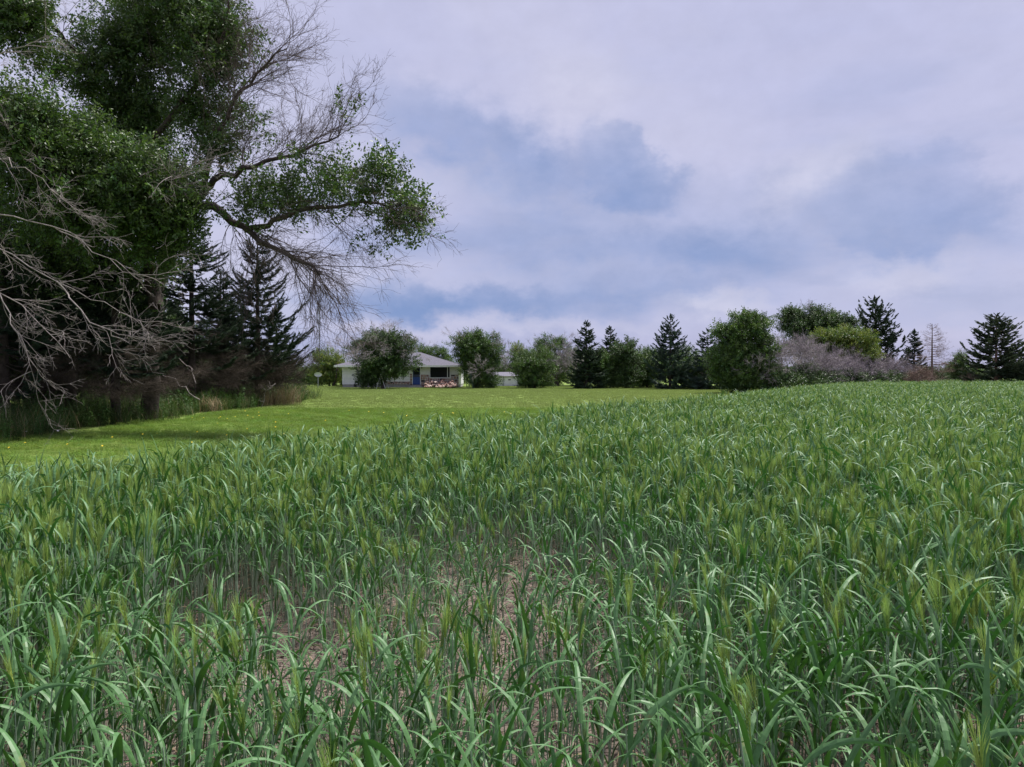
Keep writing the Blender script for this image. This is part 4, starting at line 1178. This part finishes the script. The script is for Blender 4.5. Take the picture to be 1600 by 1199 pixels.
def dead_limb_tree():
    """second elm beside the border: its bleached limbs sweep down into view at the left"""
    r2 = np.random.default_rng(511); Y = 17.5
    base = np.array([-13.6, Y, 0.0])
    o = empty('dead_elm', base, 'bleached dead elm whose bare limbs sweep down at the left border', 'tree', GS)
    paths = [[(-140, 700, 17.5), (-130, 500, 17.5), (-110, 350, 17.3), (-90, 200, 17.2), (-70, 60, 17)],
             [(-110, 350, 17.3), (-40, 370, 16.8), (30, 400, 16.5), (90, 440, 16.3), (150, 470, 16.2), (215, 500, 16.2)],
             [(-110, 380, 17.3), (-50, 420, 16.6), (5, 450, 16.3), (20, 510, 16.1), (40, 545, 16), (50, 580, 16)],
             [(-100, 300, 17.2), (-30, 330, 16.8), (60, 345, 16.6), (130, 370, 16.6), (180, 420, 16.6), (240, 430, 16.7)],
             [(-100, 420, 17.2), (-40, 450, 16.7), (30, 470, 16.5), (80, 520, 16.3), (110, 560, 16.3)],
             [(90, 440, 16.4), (120, 470, 16.3), (165, 520, 16.2), (200, 530, 16.2), (240, 525, 16.2)],
             [(-90, 250, 17.2), (-20, 240, 16.9), (40, 260, 16.7), (90, 300, 16.6)],
             [(-80, 120, 17), (-20, 100, 16.6), (30, 80, 16.4), (80, 60, 16.4)]]
    polys, twigs, leafp = [], [], []
    for i, path in enumerate(paths):
        C = np.array([at(*p) for p in path]); t = np.linspace(0, 1, len(C)); T = np.linspace(0, 1, 14)
        P = np.stack([np.interp(T, t, C[:, j]) for j in range(3)], 1)
        P[1:-1] = (P[:-2] + 2 * P[1:-1] + P[2:]) / 4
        P[1:-1] += r2.normal(0, 0.045, (12, 3))
        r0, r1 = ((0.22, 0.08) if i == 0 else (0.018, 0.005))
        (polys).append((P - base, np.linspace(r0, r1, 14), 0))
        if i:
            for _ in range(9 if i != 7 else 5):
                k = int(r2.integers(4, 14)); k = min(k, 13); d = P[k] - P[k - 1]; d /= np.linalg.norm(d)
                dd = d * .9 + r2.normal(0, .38, 3); dd /= np.linalg.norm(dd)
                grow(r2, P[k], dd, r2.uniform(.7, 1.5), 0.008, 0, twigs, [], np.array([.15, 0, -.12]), .17, 2, (6, 4), .5, .5)
    link('trunk', tube_mesh('trunk', polys, M_dead, [8]), o)
    link('dead_twigs', tube_mesh('dead_twigs', [(P - base, r_, l) for P, r_, l in twigs], M_dead, [3]), o)


dead_limb_tree()

# dry bush at the corner of the undergrowth, fallen dead sticks
def dry_clump(label, X, Y, n, rad, h):
    r2 = np.random.default_rng(int(1000 + X * 10 + Y)); q = MB()
    for _ in range(n):
        a = r2.uniform(0, 2 * pi); rr_ = rad * math.sqrt(r2.random()); bp = np.array([cos(a) * rr_, sin(a) * rr_ * .8, 0])
        V, Fs = blade(r2, bp, r2.uniform(0, 2 * pi), r2.uniform(.5, 1) * h, 0.014, R(r2.uniform(2, 30)), R(r2.uniform(30, 100)), 5, r2.uniform(-1, 1), 1.4, 0, 1)
        q.add(V, Fs)
    o = q.build('dry_grass_clump', M_dry, None, False, (X, Y, 0)); tag(o, label, 'dry grass', 'dry grass clumps in the undergrowth')


dry_clump('large tan dry grass clump at the end of the undergrowth', px(440, 38), 38, 420, 1.0, 1.5)
dry_clump('smaller tan dry grass clump beside the large one', px(405, 37), 37, 180, 0.7, 1.1)
dry_clump('thin dry grass clump below the dying spruce', px(330, 31), 31, 120, 0.5, 0.9)
for i, (p0, p1, lb) in enumerate((((250, 582, 29), (312, 625, 29), 'fallen pale branch leaning through the weeds'), ((280, 560, 30), (306, 600, 29.5), 'thin pale stick standing in the weeds'),
                                  ((405, 640, 34), (430, 600, 34), 'pale stick leaning at the corner of the undergrowth'))):
    r2 = np.random.default_rng(600 + i); A_, B_ = at(*p0), at(*p1); P = curve(r2, A_, B_, (0, 0, .1), 9, 0.15)
    q = MB(); q.tube(P - A_, np.linspace(.012, .022, 9), 5)
    for _ in range(5):
        k = int(r2.integers(2, 8)); d = r2.normal(0, 1, 3); d /= np.linalg.norm(d); q.tube([P[k] - A_, P[k] - A_ + d * .15, P[k] - A_ + d * .3 + np.array([0, 0, .05])], [.006, .005, .003], 4)
    tag(q.build('fallen_branch', M_dead, None, True, tuple(A_)), lb, 'branch')


# ------------------------------------------------------------------ house
def plain(name, col, rough=0.6, spec=0.4, metal=0.0):
    return rough_mat(name, col, tuple(c * 0.88 for c in col), 2.5, rough, 0, spec, metal, coords='obj')


M_white = plain('white_siding', (0.74, 0.73, 0.76)); M_trim = plain('white_trim', (0.8, 0.8, 0.82)); M_conc = rough_mat('concrete', (0.42, 0.41, 0.40), (0.3, 0.29, 0.28), 4)
M_roof = rough_mat('grey_shingles', (0.18, 0.175, 0.21), (0.125, 0.12, 0.15), 9, 0.9, 0.4)
M_bluep = plain('blue_paint', (0.03, 0.075, 0.28)); M_dkp = plain('dark_blue_paint', (0.035, 0.045, 0.09)); M_black = plain('black_metal', (0.02, 0.02, 0.022))
M_gal = plain('galvanised_steel', (0.35, 0.36, 0.40), 0.5, 0.5, 0.6); M_grnp = plain('dark_green_paint', (0.03, 0.06, 0.045)); M_dish = plain('dish_grey', (0.55, 0.56, 0.60))
m, q, out = new_mat('window_glass')
p = q.n.new('ShaderNodeBsdfPrincipled'); p.inputs['Base Color'].default_value = (0.012, 0.014, 0.018, 1); p.inputs['Roughness'].default_value = 0.12; p.inputs['Specular IOR Level'].default_value = 0.25
q.l.new(p.outputs[0], out.inputs[0]); M_glass = m
m, q, out = new_mat('facing_stone')
at_ = q.n.new('ShaderNodeAttribute'); at_.attribute_name = 'tone'
cr = q.n.new('ShaderNodeValToRGB'); cr.color_ramp.interpolation = 'CONSTANT'
els = cr.color_ramp.elements; els[0].color = (0.30, 0.17, 0.145, 1); els[1].position = .2; els[1].color = (0.38, 0.25, 0.20, 1)
for ps, c in ((.38, (0.12, 0.075, 0.07)), (.5, (0.42, 0.31, 0.26)), (.66, (0.22, 0.12, 0.10)), (.8, (0.44, 0.35, 0.31)), (.92, (0.06, 0.04, 0.04))):
    e = els.new(ps); e.color = c + (1,)
q.l.new(at_.outputs['Fac'], cr.inputs[0])
p = q.n.new('ShaderNodeBsdfPrincipled'); p.inputs['Roughness'].default_value = 0.8; q.l.new(cr.outputs[0], p.inputs['Base Color']); q.l.new(p.outputs[0], out.inputs[0]); M_stone = m

HYF = 83.0
hx = lambda p_: px(p_, HYF)
hz = lambda p_: CZ + (HY - p_) * HYF / F
O = np.array([hx(535), HYF, 0.0])
house = empty('house', O, 'white ranch house with grey hip roof, blue door and stone facing', 'house')
X0, X1 = 0.0, hx(717) - hx(535); ZE = hz(571.5); ZB = 0.36
ddep = 8.0


def lap_wall(q, x0, x1, y, z0, z1, board=0.3, m=0, cut=None):
    """overlapping siding boards, each a thin wedge proud at its lower edge"""
    z = z0
    while z < z1 - 0.01:
        t = min(z + board, z1)
        q.add([(x0, y - .040, z), (x1, y - .040, z), (x1, y - .006, t), (x0, y - .006, t), (x0, y + .01, z), (x1, y + .01, z)], [(0, 1, 2, 3), (4, 5, 1, 0)], m)
        z = t


q = MB()
q.box(X0, X1, 0, ddep, ZB, ZE); q.build('wall', M_white, house)
q = MB(); q.box(X0 + .03, X1 - .03, .03, ddep - .03, -0.05, ZB); q.build('foundation', M_conc, house)
dx0, dx1 = hx(645) - O[0], hx(656.5) - O[0]; wx0, wx1 = hx(672) - O[0], hx(703) - O[0]
ZW0, ZW1 = hz(590), hz(572.3); ZS = hz(585.5)
q = MB()
lap_wall(q, X0, dx0 - .3, 0, ZB, ZE - .02); lap_wall(q, dx1 + .06, wx0 - .12, 0, ZS, ZE - .02, .3); lap_wall(q, wx1 + .12, X1, 0, ZS, ZE - .02, .3)
q.build('siding', M_white, house)['kind'] = 'stuff'
# corner boards
for xx in (X0, X1 - .1):
    q = MB(); q.box(xx - .01, xx + .11, -.034, 0, ZB, ZE - .02); q.build('corner_board', M_trim, house)


def stones(q, tones, r2, x0, x1, z0, z1, y, s=0.30):
    z = z0
    while z < z1 - .04:
        h = min(r2.uniform(.6, 1.2) * s, z1 - z); xx = x0
        while xx < x1 - .04:
            w = min(r2.uniform(.7, 1.6) * s, x1 - xx); pr = r2.uniform(.03, .10); k = len(q.f); j = lambda: r2.uniform(-.03, .03)
            g_ = .02; a = [(xx + g_, z + g_ + j()), (xx + w - g_, z + g_ + j()), (xx + w - g_ + j(), z + h - g_), (xx + g_ + j(), z + h - g_)]
            q.add([(u_, y, w_) for u_, w_ in a] + [(u_ * .85 + (xx + w / 2) * .15, y - pr, w_ * .85 + (z + h / 2) * .15) for u_, w_ in a],
                  [(4, 5, 6, 7), (0, 1, 5, 4), (1, 2, 6, 5), (2, 3, 7, 6), (3, 0, 4, 7)])
            tones += [r2.random()] * 5; xx += w
        z += h


r2 = np.random.default_rng(71)
q = MB(); tones = []
stones(q, tones, r2, dx1 + .08, wx0 - .05, 0.1, ZS, -.004); stones(q, tones, r2, wx0 - .05, wx1 + .1, 0.1, ZW0 - .1, -.004); stones(q, tones, r2, wx1 + .1, X1, 0.1, ZS, -.004)
stones(q, tones, r2, dx0 - .34, dx0 - .06, 0.1, ZS + .1, -.004, .24); stones(q, tones, r2, hx(598) - O[0], dx0 - .34, ZB, ZB + .34, -.026, .25)
me = q.mesh('stone_facing', M_stone); a = me.attributes.new('tone', 'FLOAT', 'FACE'); a.data.foreach_set('value', tones)
tag(link('stone_facing', me, house), kind='stuff')
# door
dr = MB(); dr.box(dx0, dx1, -.03, -.002, ZB - .02, hz(589.5)); dr.box(dx0, dx1, -.035, -.003, hz(589.5), ZE - .07, 1)
door = dr.build('door', [M_bluep, M_dkp], house)
tag(door, 'dark door with bright blue lower panel')
q = MB(); q.box(dx0 + .13, dx1 - .13, -.045, -.036, ZS, ZE - .3); q.build('pane', M_glass, door)
q = MB(); q.box(dx1 - .1, dx1 - .06, -.09, -.037, ZS - .2, ZS - .08); q.build('handle', M_gal, door)
q = MB()
q.box(dx0 - .06, dx0, -.05, 0, ZB, ZE - .06); q.box(dx1, dx1 + .06, -.05, 0, ZB, ZE - .06); q.box(dx0 - .06, dx1 + .06, -.05, -.001, ZE - .06, ZE - .01)
q.build('door_frame', M_trim, house)
q = MB(); q.box(dx0 - .3, dx1 + .4, -1.2, -.05, 0, .13); q.box(dx0 - .2, dx1 + .2, -.8, -.05, .13, .25); q.build('step', M_conc, house)


def window(x0, x1, z0, z1, fm, mull=(), name='window'):
    q = MB(); w = .07
    q.box(x0 - w, x0, -.07, -.024, z0 - w, z1 + w); q.box(x1, x1 + w, -.07, -.024, z0 - w, z1 + w)
    q.box(x0, x1, -.07, -.024, z1, z1 + w); q.box(x0, x1, -.08, -.024, z0 - w, z0)
    for f in mull: q.box(x0 + (x1 - x0) * f - .035, x0 + (x1 - x0) * f + .035, -.065, -.03, z0, z1)
    fr = q.build(name, fm, house)
    e = [x0] + [x0 + (x1 - x0) * f for f in mull] + [x1]
    for a_, b_ in zip(e[:-1], e[1:]):
        q = MB(); q.box(a_ + .036, b_ - .036, -.04, -.026, z0 + .002, z1 - .002); q.build('pane', M_glass, fr)


window(wx0, wx1, ZW0, ZW1, M_trim, (0.88,))
window(hx(612) - O[0], hx(637) - O[0], hz(579), hz(573), M_black, (.5,))
# interior blind lightness in the small window is left to the reflection
q = MB(); q.box(hx(659) - O[0] - .06, hx(659) - O[0] + .06, -.16, -.022, hz(574.5) - .1, hz(574.5) + .1); q.tube([(hx(659) - O[0], -.1, hz(574.5) + .1), (hx(659) - O[0], -.1, hz(574.5) + .16)], .03, 6)
q.build('porch_lamp', M_black, house)
# roof: hip with shingle courses
ex0, ex1, ey0, ey1 = X0 - .75, X1 + .35, -.75, ddep + .7
rz_ = 4.05; ry = ddep / 2; rx0, rx1 = X0 + 4.1, X0 + 8.3
q = MB()
NC = 22
for i in range(NC):                                       # front slope in courses, each lapping the one below
    a_, c_ = i / NC, (i + 1) / NC
    def pt(t, s_, up_=0.0): return ((ex0 + (rx0 - ex0) * t) * (1 - s_) + (ex1 + (rx1 - ex1) * t) * s_, ey0 + (ry - ey0) * t, ZE + (rz_ - ZE) * t + up_)
    q.add([pt(a_, 0, .03), pt(a_, 1, .03), pt(c_, 1, .012), pt(c_, 0, .012), pt(a_, 0, .0), pt(a_, 1, .0)], [(0, 1, 2, 3), (4, 5, 1, 0)])
    def pr_(t, s_, up_=0.0): return (ex1 + (rx1 - ex1) * t, (ey0 + (ry - ey0) * t) * (1 - s_) + (ey1 + (ry - ey1) * t) * s_, ZE + (rz_ - ZE) * t + up_)
    q.add([pr_(a_, 0, .03), pr_(a_, 1, .03), pr_(c_, 1, .012), pr_(c_, 0, .012)], [(0, 1, 2, 3)])
    def pl_(t, s_, up_=0.0): return (ex0 + (rx0 - ex0) * t, (ey0 + (ry - ey0) * t) * (1 - s_) + (ey1 + (ry - ey1) * t) * s_, ZE + (rz_ - ZE) * t + up_)
    q.add([pl_(a_, 1, .03), pl_(a_, 0, .03), pl_(c_, 0, .012), pl_(c_, 1, .012)], [(0, 1, 2, 3)])
q.add([(ex0, ey1, ZE), (ex1, ey1, ZE), (rx1, ry, rz_), (rx0, ry, rz_)], [(1, 0, 3, 2)])
q.add([(ex0, ey0, ZE - .005), (ex1, ey0, ZE - .005), (ex1, ey1, ZE - .005), (ex0, ey1, ZE - .005)], [(0, 1, 2, 3)])
roof = q.build('roof', M_roof, house)
q = MB(); q.box(ex0 - .02, ex1 + .02, ey0 - .03, ey0 - .003, ZE - .17, ZE + .035); q.box(ex1 + .003, ex1 + .03, ey0, ey1, ZE - .17, ZE + .03); q.box(ex0 - .03, ex0 - .003, ey0, ey1, ZE - .17, ZE + .03)
q.build('fascia', M_trim, roof)
q = MB(); q.box(rx0 + 1.4, rx0 + 2.0, ry - .3, ry + .3, rz_ - .3, rz_ + .55); q.box(rx0 + 1.33, rx0 + 2.07, ry - .37, ry + .37, rz_ + .55, rz_ + .63); q.build('chimney', M_stone, roof)
# lean-to roof at the right end
lx0, lx1 = X1 + .3, hx(731) - O[0]; lz0, lz1 = hz(573.5), hz(578.5)
q = MB()
q.add([(lx0, -.4, lz0), (lx1, -.4, lz1), (lx1, 4, lz1), (lx0, 4, lz0), (lx0, -.4, lz0 - .1), (lx1, -.4, lz1 - .1), (lx1, 4, lz1 - .1), (lx0, 4, lz0 - .1)],
      [(0, 1, 2, 3), (7, 6, 5, 4), (4, 5, 1, 0), (5, 6, 2, 1), (6, 7, 3, 2), (7, 4, 0, 3)])
q.build('side_roof', M_trim, house)
q = MB(); q.tube([(lx1 - .1, -.3, 0), (lx1 - .1, -.3, lz1 - .1)], .05, 6); q.build('post', M_grnp, house)
# gable extension vent and meter at the left end
q = MB(); q.box(hx(553) - O[0], hx(557) - O[0], -.14, -.024, 0.12, .42); q.build('meter_box', M_black, house)
q = MB(); q.tube([(hx(554.5) - O[0], -.07, .42), (hx(554.5) - O[0], -.07, 1.2)], .025, 6); q.build('conduit', M_gal, house)

# rockery in front of the picture window
rk = empty('rockery', (hx(690), HYF - 1.9, 0), 'low bank of pinkish fieldstones under the picture window', 'rockery')
q = MB(); tones = []; r2 = np.random.default_rng(81)
for _ in range(150):
    cx_, cy_ = r2.uniform(-1.65, 1.7), r2.uniform(-.35, .9); cz_ = .08 + max(0, (cy_ + .35)) * .55 * r2.uniform(.3, 1.1); s_ = r2.uniform(.09, .22)
    V = nrm(r2.normal(0, 1, (1, 3))); th = r2.uniform(0, 6.28)
    oc = np.array([(1, 0, 0), (.1, 1, 0), (-1, .1, 0), (0, -1, 0), (0, 0, 1), (0, 0, -1), (.7, .7, .5), (-.7, .6, .45), (-.6, -.7, .5), (.7, -.6, .5)]) * s_ * r2.uniform(.75, 1.2, (10, 1))
    rot_ = np.array([[cos(th), -sin(th), 0], [sin(th), cos(th), 0], [0, 0, 1]]); oc = oc @ rot_.T + np.array([cx_, cy_, cz_])
    fs_ = [(0, 6, 4), (6, 1, 4), (1, 7, 4), (7, 2, 4), (2, 8, 4), (8, 3, 4), (3, 9, 4), (9, 0, 4), (0, 1, 6), (1, 2, 7), (2, 3, 8), (3, 0, 9), (1, 0, 5), (2, 1, 5), (3, 2, 5), (0, 3, 5)]
    q.add(oc, fs_); tones += [r2.random()] * 16
me = q.mesh('stones', M_stone); a = me.attributes.new('tone', 'FLOAT', 'FACE'); a.data.foreach_set('value', tones); tag(link('stones', me, rk), kind='stuff')

# low white shed
SY = 92.0; sx = lambda p_: px(p_, SY); sz = lambda p_: CZ + (HY - p_) * SY / F
sh = empty('shed', (sx(765), SY, 0), 'low white shed with pale roof beyond the house', 'shed')
w_ = sx(813) - sx(765); zt = sz(588)
q = MB(); q.box(0, w_, 0, 2.6, 0, zt); q.build('wall', M_white, sh)
for a_, b_ in ((sx(768) - sx(765), sx(785) - sx(765)), (sx(788) - sx(765), sx(808) - sx(765))):
    q = MB(); q.box(a_, b_, -.04, -.003, .05, zt - .15); d_ = q.build('shed_door', M_trim, sh)
    q = MB(); q.box(a_ + .5, a_ + .8, -.07, -.042, zt - .5, zt - .38); q.build('handle', M_black, d_)
for xx in (sx(786.5) - sx(765), sx(810) - sx(765)):
    q = MB(); q.box(xx - .03, xx + .03, -.05, -.004, 0, zt); q.build('post', M_gal, sh)
q = MB(); zr = sz(581.5)
q.add([(-.3, -.3, zt), (w_ + .25, -.3, zt), (w_ + .25, 2.9, zt), (-.3, 2.9, zt), (w_ - 3.4, 1.3, zr), (w_ - 1.2, 1.3, zr)], [(0, 1, 5, 4), (1, 2, 5), (2, 3, 4, 5), (3, 0, 4), (3, 2, 1, 0)]); q.build('roof', M_roof, sh)

# mast, dish, swing frames
MY = 95.0; mb = np.array([px(498, MY), MY, 0]); mast = empty('antenna_mast', mb, 'slender lattice antenna mast behind the shelterbelt end', 'mast')
Hm = CZ + (HY - 470) * MY / F; tri = [(.17, -.1), (-.17, -.1), (0, .2)]
q = MB()
for a_, c_ in tri: q.tube([(a_, c_, 0), (a_, c_, Hm)], .032, 5)
q.build('legs', M_gal, mast); q = MB(); z = .3
while z < Hm:
    for i in range(3):
        p0, p1 = tri[i], tri[(i + 1) % 3]; q.tube([(p0[0], p0[1], z), (p1[0], p1[1], z)], .02, 4)
    z += .45
tag(q.build('rungs', M_gal, mast), kind='stuff')
DY = 80.0; db_ = np.array([px(497, DY), DY, 0]); dish = empty('satellite_dish', db_, 'grey satellite dish on a pole left of the house', 'satellite dish')
q = MB(); q.tube([(0, 0, 0), (0, 0, 1.25)], .035, 8); q.build('pole', M_gal, dish)
q = MB(); zc = CZ + (HY - 584) * DY / F - .1; n = 16; V = [(0, .08, zc)]
for k_, rr_ in ((1, .5), (2, 1.0)):
    V += [(cos(2 * pi * i / n) * .42 * rr_, .08 - .1 * rr_ ** 2 - .04 * sin(2 * pi * i / n) * rr_, zc + sin(2 * pi * i / n) * .25 * rr_) for i in range(n)]
Fs = [(0, 1 + i, 1 + (i + 1) % n) for i in range(n)] + [(1 + i, 1 + n + i, 1 + n + (i + 1) % n, 1 + (i + 1) % n) for i in range(n)]
q.add(V, Fs); q.tube([(0, .05, zc - .2), (0, -.35, zc - .12), (0, -.42, zc)], .015, 5); q.build('dish', M_dish, dish)


def aframe(label, cx, Y, w, top_py, mat, depth):
    b_ = np.array([px(cx, Y), Y, 0]); o = empty('swing_set', b_, label, 'swing set', 'a-frames by the house trees'); zt = CZ + (HY - top_py) * Y / F
    for yy in (0, depth):
        for s_ in (-1, 1):
            q = MB(); q.tube([(s_ * w / 2, yy, 0), (0, yy, zt)], .028, 6); q.build('leg', mat, o)
    q = MB(); q.tube([(0, -.15, zt), (0, depth + .15, zt)], .035, 6); q.build('crossbar', mat, o)


aframe('white a-frame legs under the dark broad tree', 595, 76.4, .95, 585, M_trim, 2.0)
aframe('dark green a-frame legs by the right end of the house', 735, 77.0, .55, 583, M_grnp, 2.0)


# ------------------------------------------------------------------ flowers in the lawn
def flower_mesh(petal, centre, r_, n, h):
    q = MB(); q.tube([(0, 0, 0), (0.01, 0, h)], .002, 4, 2)
    for i in range(n):
        a = 2 * pi * i / n; d = np.array([cos(a), sin(a), .15]) * r_; s_ = np.array([-sin(a), cos(a), 0]) * r_ * .22; c = np.array([.01, 0, h])
        q.add([c, c + d * .6 + s_, c + d, c + d * .6 - s_], [(0, 1, 2, 3)], 0)
    q.add([(.01 + .3 * r_ * cos(k), .3 * r_ * sin(k), h + .003) for k in np.linspace(0, 5.2, 6)], [(0, 1, 2, 3, 4, 5)], 1)
    return q.mesh('flower', [petal, centre, M_tall])


M_pet = plain('white_petal', (.8, .8, .8)); M_yp = plain('yellow_petal', (.75, .55, .02))
dm, ym = flower_mesh(M_pet, M_yp, .03, 14, .2), flower_mesh(M_yp, M_yp, .022, 16, .14)
for i, (cx, cy_, lb) in enumerate(((43, 673, 'white daisy at the left border of the lawn'), (86, 672, 'second white daisy, right of the first'))):
    Y = CZ * F / (cy_ - HY) * .88; o = link('daisy', dm, None, (px(cx, Y), Y, 0)); tag(o, lb, 'flower', 'daisies in the lawn'); o.rotation_euler = (.5, 0, i)
n = 0
while n < 60:
    yy = rg.uniform(12, 30); xx = rg.uniform(-11, 2)
    if edge_n(xx, yy) > -.6 or xx < -.68 * yy: continue
    o = link('dandelion', ym, None, (xx, yy, 0)); tag(o, 'small yellow dandelion in the lawn beyond the wheat', 'flower', 'dandelions in the lawn'); o.rotation_euler = (rg.uniform(.1, .6), 0, rg.uniform(-.5, .5)); n += 1
